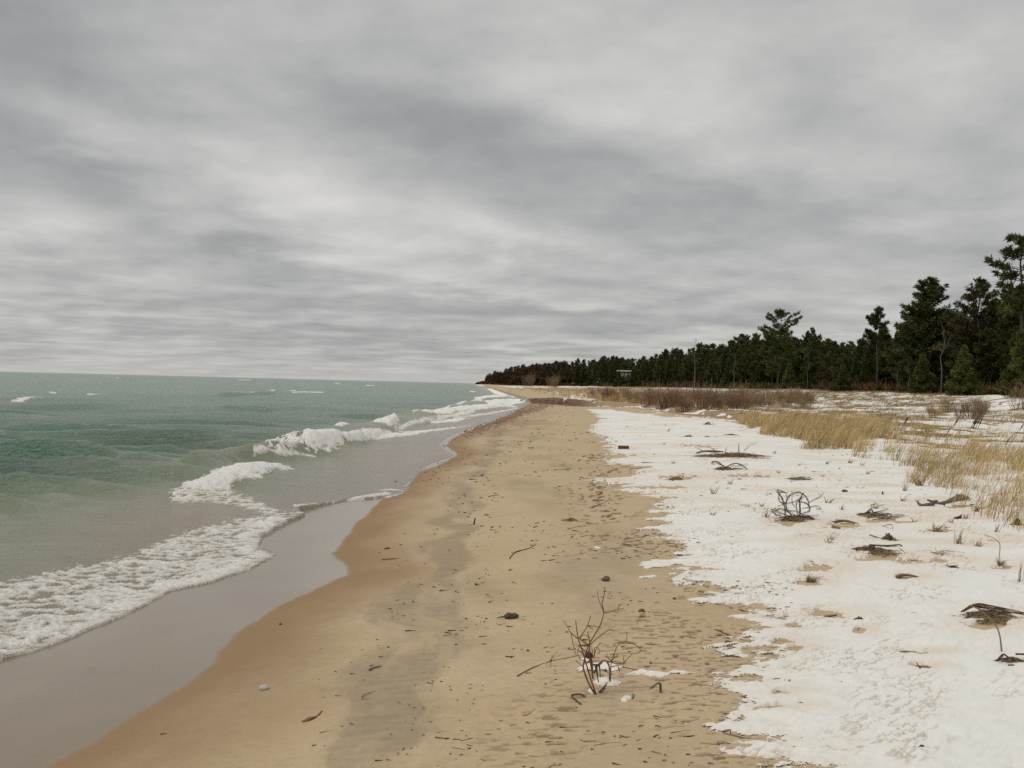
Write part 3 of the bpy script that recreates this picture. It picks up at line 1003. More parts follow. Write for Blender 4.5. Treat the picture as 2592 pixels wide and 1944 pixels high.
red_a = conifer('pine_tree', 14, .34, lambda t: 2.9 * (1 - t) ** .6 + .3, .62, 5, .30, .1, 9, .55, 8, M_OLIVE, 25, .12, zjit=.6, limb_r=.05, bark=M_PALE, deadlow=14)
red_b = conifer('pine_tree', 14, .28, lambda t: 3.1 * (1 - t) ** .7 + .3, .6, 5, .38, .08, 9, .55, 8, M_PINE, 26, .12, zjit=.7, limb_r=.05, deadlow=10)
fir_a = conifer('fir_tree', 12, .05, cone(2.5), .42, 7, -.12, .10, 8, .46, 7, M_DARKP, 27, .06, zjit=.4, limb_r=0, wid=.12)
fir_b = conifer('young_fir', 5, .03, cone(1.7), .26, 7, -.02, .10, 11, .34, 6, M_FIR, 28, .05, zjit=.3, limb_r=0, wid=.13)
scrag = conifer('pine_tree', 15, .52, lambda t: 2.6 * (1 - t) ** .4 * (.55 + .6 * abs(math.sin(t * 8))) + .2, 1.1, 4, .12, .14, 9, .60, 9, M_PINE, 29, .12, zjit=.3, limb_r=.06, deadlow=6)
tufted = conifer('pine_tree', 14, .62, lambda t: 2.9 * (1 - t) ** .8 * (.7 + .4 * math.sin(t * 14)) + .25, .8, 5, .10, .18, 10, .62, 9, M_PINE, 33, .1, zjit=.25, limb_r=.06, deadlow=10)
snag = bare_tree('bare_tree', 12, 31, M_PALE, 22, .28, .45, 2)
snag2 = bare_tree('bare_tree', 10, 32, M_PALE, 12, .30, .55, 2)
shr = [shrub('bare_shrub', 1.6, 1.5, 46, 40 + i, M_SHRUB) for i in range(3)]

# the trees that can be told apart
plant(white_a, 1978, 188, v=783, label='broad pine with layered open plates of branches, rising above the middle of the wood', rz=.6)
plant(tufted, 2225, 146, v=780, label='lone pine with a small tufted top and a long low branch reaching right', rz=1.9)
plant(dark_a, 2356, 126, v=712, label='big dark round-topped pine, bushy almost to the ground, left of the olive pine', rz=2.2, wide=1.35)
plant(olive_a, 2478, 118, v=708, label='tall olive-brown pine with a spiky crown beside the big dark pine', rz=.3, wide=1.2)
plant(scrag, 2594, 104, v=598, label='tallest pine, with ragged clumped branches, at the right edge', rz=4.0, wide=1.15)
plant(dark_a, 2520, 124, v=770, label='dark pine filling the gap right of the olive-brown pine', rz=.4)
plant(white_b, 2558, 116, v=730, label='dark pine tucked between the olive pine and the tallest pine', rz=1.2)
plant(fir_a, 2058, 180, v=832, label='fir with a pointed forked top just right of the broad layered pine')
plant(snag, 1762, 262, v=858, label='bare pale tree with a fan of leafless twigs above the forest edge')
plant(snag2, 2302, 122, v=905, label='slim pale dead trunk in front of the big dark pine')
plant(snag2, 2385, 114, h=9, v=880, label='tall pale thin trunk below the crown of the big dark pine', wide=.8)
plant(snag2, 1860, 214, h=8.5, v=880, label='pale bare trunk among the olive pines left of the broad layered pine', wide=.8)
plant(snag2, 2046, 176, h=6.5, v=900, label='small grey bare tree at the forest foot right of the broad layered pine')
plant(snag2, 2272, 128, h=5.0, v=930, label='short pale leaning trunk at the forest foot under the tufted pine', rz=2)
plant(fir_b, 2335, 119, h=4.8, v=940, label='bushy green young fir in front of the big dark pine')
plant(fir_b, 2588, 84, h=5.5, v=930, label='yellow-green young fir at the right edge below the tallest pine')
plant(fir_b, 1998, 178, h=4.6, v=950, label='yellow-green young fir at the foot of the broad layered pine')
plant(fir_b, 2440, 106, h=5.2, v=930, label='young fir in front of the olive-brown pine')
plant(fir_b, 2135, 150, h=4.2, v=950, label='dark young fir at the forest edge left of the tufted pine')

GP = 'pines in the unbroken forest edge'
kinds = [white_b, red_a, red_b, dark_a, olive_a, red_b, white_a, fir_a, fir_a, dark_a]
KL = {'white': 'pine of middling height, one of many merging in the dark forest edge', 'fir': 'narrow pointed fir, one of several between the pines of the forest edge'}
u = 1425.
far_pts = []
while u < 2760:
    D0 = ray_hit(u)
    step = 15 + 14 * min(1, max(0, (u - 1500) / 900))
    for r in range(3):
        uu = u + random.uniform(-.5, .5) * step + r * step * .33
        D = D0 + [1.5, 9, 18][r] + random.uniform(-3, 3)
        sv = np.interp(uu, _SU, _SV)
        k = random.choice(kinds)
        x = column_x(uu, 900, D); zb = float(H(x, D))
        full = top_z(uu, sv, D) - zb
        f_ = [random.uniform(.58, .86), random.uniform(.80, .98), random.uniform(.88, 1.02)][r]
        if k is fir_a: f_ *= .94
        if uu > 2600: f_ *= .8
        if 1560 < uu < 1606 and r == 0: continue
        plant(k, uu, D, h=max(4, full * f_), v=900, label=KL['fir'] if k is fir_a else KL['white'], group='firs of the forest edge' if k is fir_a else GP, wide=random.uniform(.8, 1.1))
    u += step

# the wood behind, and the far headland wood: one mass
VV, FF, TT = [], [], []
nv = 0


def mass(src, x, y, h, wide=1., tint=(1, 1, 1), thin=1):
    global nv
    ch = [c for c in src.children if c.name.startswith('crown')][0].data
    co_ = np.empty(len(ch.vertices) * 3, np.float32); ch.vertices.foreach_get('co', co_); co_ = co_.reshape(-1, 4, 3)[::thin]
    tc = np.empty(len(ch.vertices) * 4, np.float32); ch.attributes['tint'].data.foreach_get('color', tc); tc = tc.reshape(-1, 4, 4)[::thin, :, :3].reshape(-1, 3)
    c = co_.mean(1, keepdims=True)
    co_ = (c + (co_ - c) * (1 + .22 * (thin - 1))).reshape(-1, 3)
    s = h / src['h0']; a = random.uniform(0, 6.28)
    X = co_[:, 0] * math.cos(a) - co_[:, 1] * math.sin(a); Y = co_[:, 0] * math.sin(a) + co_[:, 1] * math.cos(a)
    v = np.stack([X * s * wide + x, Y * s * wide + y, co_[:, 2] * s + float(H(x, y)) - .2], 1)
    VV.append(v); FF.append(np.arange(len(v)).reshape(-1, 4) + nv); TT.append(tc * np.array(tint) * random.uniform(.7, 1.3)); nv += len(v)


for u in np.arange(1500, 2800, 26):
    D0 = ray_hit(u)
    for r in range(2):
        uu = u + random.uniform(-13, 13); D = D0 + 30 + r * 12 + random.uniform(-4, 4)
        x = column_x(uu, 900, D)
        full = top_z(uu, np.interp(uu, _SU, _SV), D) - float(H(x, D))
        mass(random.choice([dark_a, fir_a, red_b]), x, D, max(4, full * random.uniform(.72, .9)), 1.25, (.9, .9, .9), 4)
for u in np.arange(1233, 1440, 4.2):
    for r in range(2):
        uu = u + random.uniform(-2, 2); D = ray_hit(uu) + r * 25 + random.uniform(0, 14)
        x = column_x(uu, 940, D)
        full = top_z(uu, np.interp(uu, _SU, _SV) + random.uniform(-2, 4), D) - float(H(x, D))
        mass(random.choice([dark_a, fir_a, red_a, red_b]), x, D, max(6, full * random.uniform(.8, 1.04)), 1.2, (1.1, .95, .95), 5)
for u in np.arange(1206, 1236, 2.2):             # low scrub on the farthest point
    D = 1560 + random.uniform(0, 60)
    mass(fir_b, column_x(u, 968, D), D, 5.5 - abs(u - 1224) * .12, 2.2, (2.2, 1.0, .8), 5)
tag(mesh_np('forest', np.concatenate(VV), np.concatenate(FF), M_RUST, attrs={'tint': np.concatenate(TT)}, smooth=False), 'dark far wood along the shore and behind the front trees', 'forest', kind='stuff')

# brown undergrowth at the foot of the wood
P, hgt = [], []
for u in np.arange(1240, 2800, 1.6):
    D0 = ray_hit(u)
    for r in range(3):
        D = D0 + random.uniform(-7, 5); x = column_x(u + random.uniform(-2, 2), 960, D)
        P.append((x, D, float(H(x, D)))); hgt.append(random.uniform(.5, 1.7) * (1 + .5 * (D > 300)))
P = np.array(P); hgt = np.array(hgt)
rs = np.random.default_rng(8)
tint = np.stack([rs.uniform(.9, 1.7, len(P)), rs.uniform(.8, 1.5, len(P)), rs.uniform(.6, 1.1, len(P))], 1)
V, Fc, tt = sprays(P, np.tile([0, 0, 1.1], (len(P), 1)), hgt, .07, 16, rs, tint, .55)
tag(mesh_np('undergrowth', V, Fc, M_RUST, attrs={'tint': tt}, smooth=False), 'tangled brown undergrowth along the foot of the wood', 'undergrowth', kind='stuff')

# ------------------------------------------------------------------ bare shrubs
GS = 'bare shrubs of the creek thicket'
for i in range(120):
    t = random.random()
    px = 1480 + 580 * t ** .85
    py = np.interp(px, [1470, 1600, 1700, 1800, 1900, 2090], [1008, 1026, 1037, 1040, 1036, 1030]) - random.uniform(0, 26) * (1 - .3 * t)
    g = at(px, py)
    o = copy_tree(shr[i % 3], g - np.array([0, 0, .05]), random.uniform(0, 6.28), random.uniform(.45, 1.0), 'leafless reddish-brown shrub, one of many in the thicket along the creek bank', GS) if i > 2 else shr[i]
    if i <= 2:
        o.location = tuple(g); o['label'] = 'leafless reddish-brown shrub, one of many in the thicket along the creek bank'; o['group'] = GS
    o['category'] = 'shrub'
for i in range(14):
    px, py = random.uniform(2330, 2500), random.uniform(1028, 1062)
    g = at(px, py)
    o = copy_tree(shr[i % 3], g, random.uniform(0, 6.28), random.uniform(.35, .6), 'low leafless grey-brown shrub in the patch on the snowy dune at right', 'low shrubs on the right-hand dune')
    o['category'] = 'shrub'
for (px, py, sc, lab) in [(1338, 974, 4.4, 'rounded reddish leafless bush standing alone before the far wood'), (1400, 976, 3.2, 'wide brown leafless bush before the far wood, right of the rounded one'),
                          (2588, 1022, 1.0, 'low dark bush on the snow at the very right edge')]:
    D = {1338: 560., 1400: 430., 2588: 62.}[px]
    x = column_x(px, py, D)
    o = copy_tree(shr[1], (x, D, float(H(x, D))), 1., (sc * 1.3, sc * 1.3, sc), lab); o['category'] = 'shrub'
    if 'group' in o: del o['group']


# ------------------------------------------------------------------ marram grass
def blades(P, L, lean, w, col, rs, segs=4):
    n = len(P)
    az = rs.normal(0.15, .75, n)
    dx, dy = np.cos(az), np.sin(az)
    V = []
    tt = np.linspace(0, 1, segs)
    bend = lean * rs.uniform(.4, 1.5, n)
    wx, wy = -dy, dx
    face = rs.uniform(-.8, .8, n)
    wx, wy = np.cos(face), np.sin(face)
    for t in tt:
        r = L * bend * t ** 1.9
        z = L * t * (1 - .38 * np.minimum(bend, 1.6) * t)
        c = np.stack([P[:, 0] + dx * r, P[:, 1] + dy * r, P[:, 2] + z], 1)
        ww = (w * (1 - .8 * t))[:, None] * .5
        s = np.stack([wx, wy, 0 * wx], 1) * ww
        V += [c - s, c + s]
    V = np.stack(V, 1).reshape(-1, 3)
    b = np.arange(n)[:, None] * (2 * segs)
    Fc = np.concatenate([b + np.array([2 * i, 2 * i + 1, 2 * i + 3, 2 * i + 2]) for i in range(segs - 1)], 0)
    return V, Fc, np.repeat(col, 2 * segs, 0)


def golden(n, rs):
    t = rs.random(n)[:, None]
    a, b, c = np.array([.68, .52, .26]), np.array([.40, .27, .13]), np.array([.78, .66, .42])
    k = rs.random(n)[:, None]
    return np.where(k < .5, a * (.7 + .5 * t), np.where(k < .8, b * (.7 + .6 * t), c))


rs = np.random.default_rng(12)
XY, LL, CC = [], [], []
# main field right of the creek
g = np.stack([rs.uniform(3, 45, 90000), rs.uniform(10, 75, 90000)], 1)
sd = poly_sd(g[:, 0], g[:, 1], GRASS) + .9 * pn(g[:, 0] * .5, g[:, 1] * .35, 201)
px, py = topix(g[:, 0], g[:, 1], 0 * g[:, 0] + .7)
dens = .62 + .5 * pn(g[:, 0] * .7, g[:, 1] * .45, 202) + .45 * pn(g[:, 0] * 2.1, g[:, 1] * 1.6, 203)
back = np.exp(-((px - 2030) / 170) ** 2 - ((py - 1088) / 34) ** 2)
left = sst(2650, 2250, px)
clump = sst(-.10, .42, pn(g[:, 0] * .55, g[:, 1] * .36, 202) * .7 + pn(g[:, 0] * 1.5, g[:, 1] * 1.1, 203) * .8 + .35 * pn(g[:, 0] * 4, g[:, 1] * 3, 204) + .60 * back + .02 + .30 * sst(2180, 2400, px) * sst(1110, 1160, py))
dens = clump * (.46 + .30 * back + .06 * left) * sst(7, 12, g[:, 1]) * (1 - .68 * sst(2180, 2300, px) * sst(1135, 1095, py))
ok = (sd > -.2) & (rs.random(len(g)) < np.clip(dens, 0, 1)) & (px < 2720)
g = g[ok]
n_main = len(g)
# every accepted point is a tuft of several blades
k = 11
tuft_h = rs.uniform(.16, .54, len(g)) * (1 + .25 * np.exp(-((topix(g[:, 0], g[:, 1], 0 * g[:, 0] + .7)[0] - 2060) / 230) ** 2))
Q = np.repeat(g, k, 0) + rs.normal(0, .07, (len(g) * k, 2))
XY.append(Q); LL.append(np.repeat(tuft_h, k) * rs.uniform(.6, 1.2, len(Q))); CC.append(golden(len(Q), rs))
# stubble on the dunes behind
g = np.stack([rs.uniform(8, 58, 70000), rs.uniform(45, 190, 70000)], 1)
px, py = topix(g[:, 0], g[:, 1], H(g[:, 0], g[:, 1]))
pat = pn(g[:, 0] * .8, g[:, 1] * .5, 205) + .7 * pn(g[:, 0] * 2.2, g[:, 1] * 1.1, 206)
cd, side = seg_dist(g[:, 0], g[:, 1], CREEK)
ok = (px > 1500) & (px < 2700) & (pat > -.05) & (g[:, 0] < treeline_x(g[:, 1]) - 1) & ~((px > 2420) & (py < 1042)) & (side < 0) & (cd > 2)
g = g[ok]
Q = np.repeat(g, 4, 0) + rs.normal(0, .12, (len(g) * 4, 2))
XY.append(Q); LL.append(rs.uniform(.08, .32, len(Q))); CC.append(golden(len(Q), rs) * .62)
# bank beyond the creek, and the grassy flats toward the far wood
g = np.stack([rs.uniform(-8, 40, 30000), rs.uniform(60, 330, 30000)], 1)
cd, side = seg_dist(g[:, 0], g[:, 1], CREEK)
s = g[:, 0] - np.interp(g[:, 1], _ty, _tx)
den = np.where(cd < 22, .9, .45) * sst(5, 12, s + 3 * pn(g[:, 0] * .2, g[:, 1] * .1, 207)) * (.6 + .6 * pn(g[:, 0] * .35, g[:, 1] * .12, 208))
ok = (side < 0) & (cd > 2.2) & (rs.random(len(g)) < den) & (g[:, 0] < treeline_x(g[:, 1]) - 1) & (g[:, 0] / g[:, 1] < .2)
g = g[ok]
Q = np.repeat(g, 4, 0) + rs.normal(0, .16, (len(g) * 4, 2))
XY.append(Q); LL.append(rs.uniform(.35, .85, len(Q))); CC.append(golden(len(Q), rs) * np.array([.85, .80, .75]))
XY = np.concatenate(XY); LL = np.concatenate(LL); CC = np.concatenate(CC)
hv = .5 + .5 * np.clip(pn(XY[:, 0] * .5, XY[:, 1] * .3, 211) + .6 * pn(XY[:, 0] * 1.9, XY[:, 1] * 1.2, 212), -1, 1)
CC = CC * (np.array([.62, .58, .52]) * (1 - hv[:, None]) + np.array([1.12, 1.08, 1.0]) * hv[:, None])
LL = LL * (.75 + .5 * np.clip(.5 + pn(XY[:, 0] * 1.1, XY[:, 1] * .7, 213), 0, 1))
dd = np.hypot(XY[:, 0], XY[:, 1])
ZZ = np.concatenate([H(XY[i:i + 20000, 0], XY[i:i + 20000, 1]) for i in range(0, len(XY), 20000)])
V, Fc, tt = blades(np.stack([XY[:, 0], XY[:, 1], ZZ - .01], 1), LL, np.full(len(XY), .62), np.clip(.0045 + .00022 * dd, .005, .03) * np.random.default_rng(2).uniform(.7, 1.3, len(XY)), CC, rs)
tag(mesh_np('grass', V, Fc, M_GRASSB, attrs={'tint': tt}, smooth=False), 'golden dry marram grass over the snowy dunes', 'grass', kind='stuff')

# ------------------------------------------------------------------ house in the wood
for (u_, D_, h_) in ((1566, 395., 6.5), (1590, 400., 5.2), (1603, 392., 7.5), (1577, 398., 4.6)):
    plant(fir_b, u_, D_, h=h_, v=960, label='bushy fir in front of the house in the far wood', group='firs before the house', wide=1.2)


def house():
    D = 425.
    x = column_x(1584, 950, D); z = float(H(x, D))
    root = empty('house', (x, D, z), R(-12))
    tag(root, 'small dark house with a white roof edge showing among the far pines', 'house')
    wall = simple_mat('house_boards', (.07, .06, .05), .9, .25, 3)
    white = simple_mat('white_trim', (.45, .44, .425), .7, .08, 3)
    glass = simple_mat('window_glass', (.16, .18, .20), .15, .3, 1, spec=.6)
    roofm = simple_mat('roof_shingles', (.13, .12, .115), .9, .3, 5)
    m = MB(); m.box((0, 0, 3.5), (6.2, 5, 7.0)); m.build('wall', wall, root, smooth=False)
    m = MB()
    m.box((0, 0, 7.16), (7.2, 6.4, .28)); ro = m.build('roof', roofm, root, smooth=False)
    m = MB(); m.box((0, -3.26, 7.12), (7.3, .10, .55)); m.build('fascia', white, ro, smooth=False)
    m = MB(); m.box((-2.75, -2.54, 4.9), (.9, .06, 3.4)); m.build('white_panel', white, root, smooth=False)
    for wx in (-1.2, .5, 2.1):
        m = MB(); m.box((wx, -2.53, 5.4), (1.1, .08, 1.5)); wf = m.build('window', white, root, smooth=False)
        m = MB(); m.box((wx, -2.585, 5.4), (.85, .03, 1.25)); m.build('pane', glass, wf, smooth=False)
    m = MB(); m.box((.4, -2.53, 1.05), (.95, .08, 2.1)); m.build('door', white, root, smooth=False)


house()


# ------------------------------------------------------------------ drifted things on sand and snow
def pix3(px, py, d):
    du, dv = px - 1296, py - 972
    return np.array([(du * CR + dv * SR) / F * d, d, ZC - (-du * SR + dv * CR) / F * d])


def lying(pts, r, lift=0.):
    """a line of pixels laid on the ground"""
    out = []
    for p in pts:
        g = at(p[0], p[1])
        out.append(g + np.array([0, 0, r * .6 + lift + (p[2] if len(p) > 2 else 0)]))
    return out


def standing(pts, d, rs, wob=.04):
    """a line of pixels in the upright plane at distance d, given real depth by a wandering offset"""
    out = []
    q = 0
    for i, p in enumerate(pts):
        q += rs.normal(0, wob) if i else 0
        out.append(pix3(p[0], p[1], d + q))
    return out


def smooth_line(P, n=3):
    P = [np.asarray(p, float) for p in P]
    if len(P) < 3: return P
    o = []
    for i in range(len(P) - 1):
        p0, p1, p2, p3 = P[max(i - 1, 0)], P[i], P[i + 1], P[min(i + 2, len(P) - 1)]
        for j in range(n):
            t = j / n
            o.append(.5 * (2 * p1 + (p2 - p0) * t + (2 * p0 - 5 * p1 + 4 * p2 - p3) * t * t + (3 * p1 - p0 - 3 * p2 + p3) * t ** 3))
    return o + [P[-1]]


def local(mb, origin):
    mb.v = [v - origin for v in mb.v]
    return mb


def stick(label, pts, r, mat=None, name='stick', cat='stick', tip=.5, side=None, group=None):
    mb = MB()
    r *= .5
    js = np.random.default_rng(len(label) * 7 + len(pts))
    L = [p + js.normal(0, r * .55, 3) * np.array([1, 1, .3]) for p in smooth_line(lying(pts, r), 4)]
    mb.tube(L, r, r * tip * .8, 6)
    for sdp in side or []:
        mb.tube(smooth_line(lying(sdp, r * .6)), r * .6, r * .25, 5)
    o0 = L[0]
    return tag(local(mb, o0).build(name, mat or M_TWIG, loc=o0), label, cat, group)


def crop(pts, x0, y0, k):
    return [(x0 + a / k, y0 + b / k) for a, b in pts]


# --- foreground sapling
def sapling():
    b = at(1510, 1757)
    d = b[1]
    rs = np.random.default_rng(51)
    C = lambda pts: crop(pts, 1400, 1450, 4.74)
    root = empty('bare_sapling', b)
    tag(root, 'leafless reddish sapling standing in the sand with snow caught at its foot', 'sapling')
    thick = [[(520, 1485), (430, 1330), (365, 1150), (380, 1030), (430, 860), (560, 640), (610, 480)], [(525, 1485), (470, 1330), (420, 1170), (400, 1100), (350, 930), (300, 780), (270, 570)],
             [(480, 1270), (455, 1120), (430, 960), (440, 860), (415, 705)], [(470, 1230), (470, 1100), (440, 980), (400, 960)]]
    thin = [[(610, 480), (580, 400), (540, 290), (530, 200)], [(610, 470), (590, 370), (610, 270), (620, 180), (600, 178)], [(612, 475), (700, 465), (780, 440), (850, 425)], [(780, 440), (795, 390), (825, 375)],
            [(300, 790), (215, 720), (190, 680), (125, 570)], [(215, 720), (240, 850), (275, 990)], [(310, 790), (380, 690), (430, 590), (450, 515)], [(410, 635), (450, 655), (480, 680)],
            [(410, 632), (500, 640), (585, 665)], [(445, 860), (560, 760), (680, 680), (750, 715)], [(380, 1000), (320, 940), (290, 930), (330, 940), (390, 945)], [(365, 1050), (325, 1035), (290, 950)],
            [(360, 1130), (310, 1085), (270, 1045)], [(485, 1010), (520, 910), (575, 830)], [(540, 900), (560, 950), (530, 975)], [(440, 880), (330, 800), (370, 740), (450, 780)], [(430, 870), (380, 820), (310, 790)],
            [(385, 1010), (440, 1030), (490, 1020), (560, 1018)], [(400, 960), (330, 890), (290, 930)], [(470, 1000), (470, 930), (455, 870)], [(495, 1000), (500, 900), (545, 905)], [(275, 910), (200, 920), (160, 895)]]
    right = [[(690, 1310), (690, 1180), (700, 1060), (730, 980), (760, 900), (790, 860), (870, 820), (888, 750), (880, 710)], [(870, 820), (980, 860), (1070, 940)], [(700, 1060), (650, 1010), (640, 985), (655, 965)],
             [(690, 1070), (760, 1090), (850, 1080), (900, 1020), (955, 965)], [(850, 1085), (850, 1050), (840, 1010)], [(700, 1050), (760, 1000), (780, 955)], [(690, 1070), (760, 1060), (830, 1090)], [(780, 1120), (800, 1200)],
             [(690, 1130), (780, 1110), (850, 1100)], [(830, 1130), (930, 1150), (1020, 1165)], [(675, 1230), (672, 1310)]]
    grey = [[(490, 1210), (530, 1120), (570, 1070), (610, 1050), (650, 1060), (690, 1070)], [(500, 1100), (520, 1180), (545, 1310)], [(550, 1090), (560, 1170), (570, 1250)], [(480, 1100), (560, 1100), (600, 1060)],
            [(520, 1100), (530, 1200), (540, 1290)], [(640, 1060), (670, 1110), (680, 1200), (676, 1290)]]
    m = MB()
    for t in thick: m.tube([p - b for p in smooth_line(standing(t and C(t), d, rs, .02))], .0055, .0026, 6)
    m.build('stems', M_RED, root)
    m = MB()
    for t in thin: m.tube([p - b for p in smooth_line(standing(C(t), d, rs, .03))], .0027, .0015, 4)
    for t in right: m.tube([p - b for p in smooth_line(standing(C(t), d + .10, rs, .03))], .0029, .0015, 4)
    m.build('twigs', M_RED, root)
    m = MB()
    for t in grey: m.tube([p - b for p in smooth_line(standing(C(t), d + .04, rs, .03))], .0052, .003, 5)
    m.build('dead_stems', M_GREY, root)
    m = MB()
    q = standing(C([(555, 1440), (590, 1400), (625, 1360), (650, 1315)]), d + .02, rs, .01)
    m.tube([p - b for p in q], .013, .004, 5, .35)
    m.tube([p - b for p in standing(C([(560, 1430), (600, 1410), (630, 1385)]), d, rs, .01)], .012, .006, 5, .35)
    m.blob(pix3(*C([(425, 985)])[0], d) - b, (.02, .018, .018), 3, 8, 6, .5)
    m.build('dead_leaf', M_TWIG, root)


sapling()
C4 = lambda pts: crop(pts, 1400, 1450, 4.74)
stick('dark V-shaped stick lying on the sand left of the sapling foot', C4([(335, 1582), (270, 1535), (222, 1475), (330, 1460), (385, 1500)]), .0095, tip=.8, side=[C4([(330, 1460), (400, 1468)]), C4([(270, 1555), (300, 1548)])])


def hooked():
    b = at(*C4([(1292, 1442)])[0]); rs = np.random.default_rng(3)
    m = MB(); m.tube([p - b for p in smooth_line(standing(C4([(1292, 1445), (1290, 1400), (1285, 1330), (1250, 1325), (1205, 1362), (1170, 1380)]), b[1], rs, .02))], .0075, .005, 6)
    tag(m.build('stick', M_GREY, loc=b), 'grey hooked stick standing upright in the sand right of the sapling', 'stick')


hooked()
# fallen grass-topped stalk left of the sapling
stick('long thin stalk with a dry feathery sprig lying left of the sapling', [(1308, 1712), (1350, 1690), (1390, 1676), (1425, 1668), (1462, 1660)], .006, M_BROWN, 'dry_stalk', 'stalk', .6,
      [[(1392, 1676), (1402, 1660), (1412, 1650)], [(1396, 1675), (1398, 1655)], [(1400, 1674), (1418, 1658)], [(1394, 1677), (1394, 1692)], [(1386, 1678), (1400, 1664)]])


def stone(label, px, py, w, hgt, mat, seed, name='stone', cat='stone', rough=.25, depth=.8, sink=.25):
    g = at(px, py); k = g[1] / F
    m = MB(); m.blob((0, 0, hgt * k * (.5 - sink)), (w * k / 2, w * k / 2 * depth, hgt * k / 2), seed, 14, 9, rough)
    return tag(m.build(name, mat, loc=g), label, cat)


stone('smooth pale oval stone on the wet brown sand', 668, 1745, 26, 16, M_STONE, 5, rough=.08)
stone('small black angular stone lying on the snow at the lower right', 2332, 1902, 16, 22, M_DSTONE, 8, rough=.3)
stone('dark brown rounded lump on the snow behind the twig tangle', 2138, 1248, 15, 12, M_BROWN, 11, 'driftwood_lump', 'driftwood')
stone('grey-green smooth stone beside the reed heap at the right edge', 2562, 1692, 26, 14, M_BOTTLE, 12, rough=.06)
stone('small dark lump with a snow cap on the sand above the sapling', 1534, 1469, 22, 14, M_BROWN, 13, 'bark_lump', 'driftwood', .4)
stone('white shell-like pebble beside the dark bark lump', 1521, 1466, 12, 9, M_STONE, 14, 'pebble', 'pebble', .1)
stone('dark oval stone lying in the thin swash', 1002, 1222, 13, 6, M_DSTONE, 15, rough=.15)
stone('small white pebble on a grey sand streak', 1221, 1351, 5, 4, M_STONE, 16, 'pebble', 'pebble', .1)
stone('tiny dark pebble on the snow above the black angular stone', 2346, 1611, 8, 7, M_DSTONE, 17, 'pebble', 'pebble')
stone('grey snow-capped wood chip in front of the driftwood tip', 2113, 1341, 20, 13, M_GREY, 18, 'wood_chip', 'driftwood', .5)
stone('dark wet pebble on the brown sand below the foam', 710, 1581, 7, 5, M_DSTONE, 19, 'pebble', 'pebble', .2)
stone('round brown pebble beside the snow edge near the grey twig', 1843, 1628, 14, 9, M_BROWN, 20, 'pebble', 'pebble', .3)
stone('small brown ball on the sand left of the snow edge', 1707, 1517, 8, 7, M_BROWN, 22, 'pebble', 'pebble', .2)


def pine_cone():
    g = at(1292, 1566); k = g[1] / F
    m = MB()
    n = 11
    for i in range(n):
        t = i / (n - 1)
        r = (.010 + .019 * math.sin(math.pi * min(1, t * .85 + .12)))
        m.blob((-.035 + .085 * t, .02 * t - .01, .018 + .004 * math.sin(9 * t)), (.010, r, r * .85), 60 + i, 9, 6, .35)
    m.tube([(-.035, -.01, .016), (-.075, -.016, .012), (-.095, -.014, .005)], .007, .003, 5)
    tag(m.build('pine_cone', M_CONE, loc=g, smooth=False), 'brown pine cone lying on the grey-streaked sand', 'cone')


pine_cone()


def upright(label, foot, pts, r, mat, name, cat='stalk'):
    b = at(*foot); rs = np.random.default_rng(9)
    m = MB(); m.tube([p - b for p in smooth_line(standing(pts, b[1], rs, .015))], r, r * .6, 5)
    return tag(m.build(name, mat, loc=b), label, cat)


upright('dark splinter stuck upright in the sand beside the grey streak', (1199, 1328), [(1199, 1330), (1201, 1320), (1203, 1311)], .012, M_TWIG, 'stick', 'stick')
upright('short dark post stub poking upright from the snow near the grass', (2235, 1254), [(2235, 1256), (2234, 1244)], .018, M_TWIG, 'stick', 'stick')


def flat_leaf(label, pts, w, mat, name='leaf', cat='leaf', stalk=None, lift=.006, seed=1):
    """a curled leaf: a lens-shaped double-curved blade with a midrib stalk"""
    P = smooth_line(lying(pts, lift), 4)
    m = MB(); n = len(P); base = len(m.v)
    for i, p in enumerate(P):
        t = i / (n - 1)
        ww = w * math.sin(math.pi * (.08 + .86 * t)) ** .8
        tn = P[min(i + 1, n - 1)] - P[max(i - 1, 0)]; tn = tn / (np.linalg.norm(tn) + 1e-9)
        sd = np.cross(tn, (0, 0, 1)); sd /= np.linalg.norm(sd)
        for q in (-1, -.5, 0, .5, 1):
            m.v.append(p + sd * ww * q + np.array([0, 0, .35 * abs(q) * ww + .004 * math.sin(9 * t + q * 3)]))
    for i in range(n - 1):
        for j in range(4):
            m.f.append((base + i * 5 + j, base + i * 5 + j + 1, base + (i + 1) * 5 + j + 1, base + (i + 1) * 5 + j))
    if stalk:
        m.tube(smooth_line(lying(stalk[:-1], lift) + [lying(stalk[-1:], lift)[0]]), .004, .002, 4)
    o0 = P[0]
    o = tag(local(m, o0).build(name, mat, loc=o0), label, cat)
    sol = o.modifiers.new('thickness', 'SOLIDIFY'); sol.thickness = .0012
    return o


flat_leaf('narrow reddish-brown curled leaf on the sand at the lower left', [(764, 1828), (785, 1822), (806, 1812)], .012, M_BLEAF, stalk=[(806, 1812), (815, 1800)])
flat_leaf('rust-red fallen leaf flat on the brown wet sand', [(972, 1391), (980, 1389), (989, 1388)], .017, M_LEAF)
flat_leaf('broad brown leaf with a long stalk on the snow near the right heap', [(2318, 1705), (2334, 1697), (2350, 1690)], .035, M_BLEAF)
upright('thin dark stalk standing beside the broad brown leaf', (2334, 1700), [(2335, 1702), (2328, 1690), (2319, 1676)], .004, M_TWIG, 'leaf_stalk')
stick('long pale reed stem trailing from the broad brown leaf', [(2350, 1700), (2375, 1705), (2398, 1714)], .005, M_STRAW, 'reed_stalk', 'stalk')
flat_leaf('orange-brown leaf on the sand right of the sapling top', [(1617, 1549), (1625, 1547), (1632, 1548)], .018, M_BLEAF)
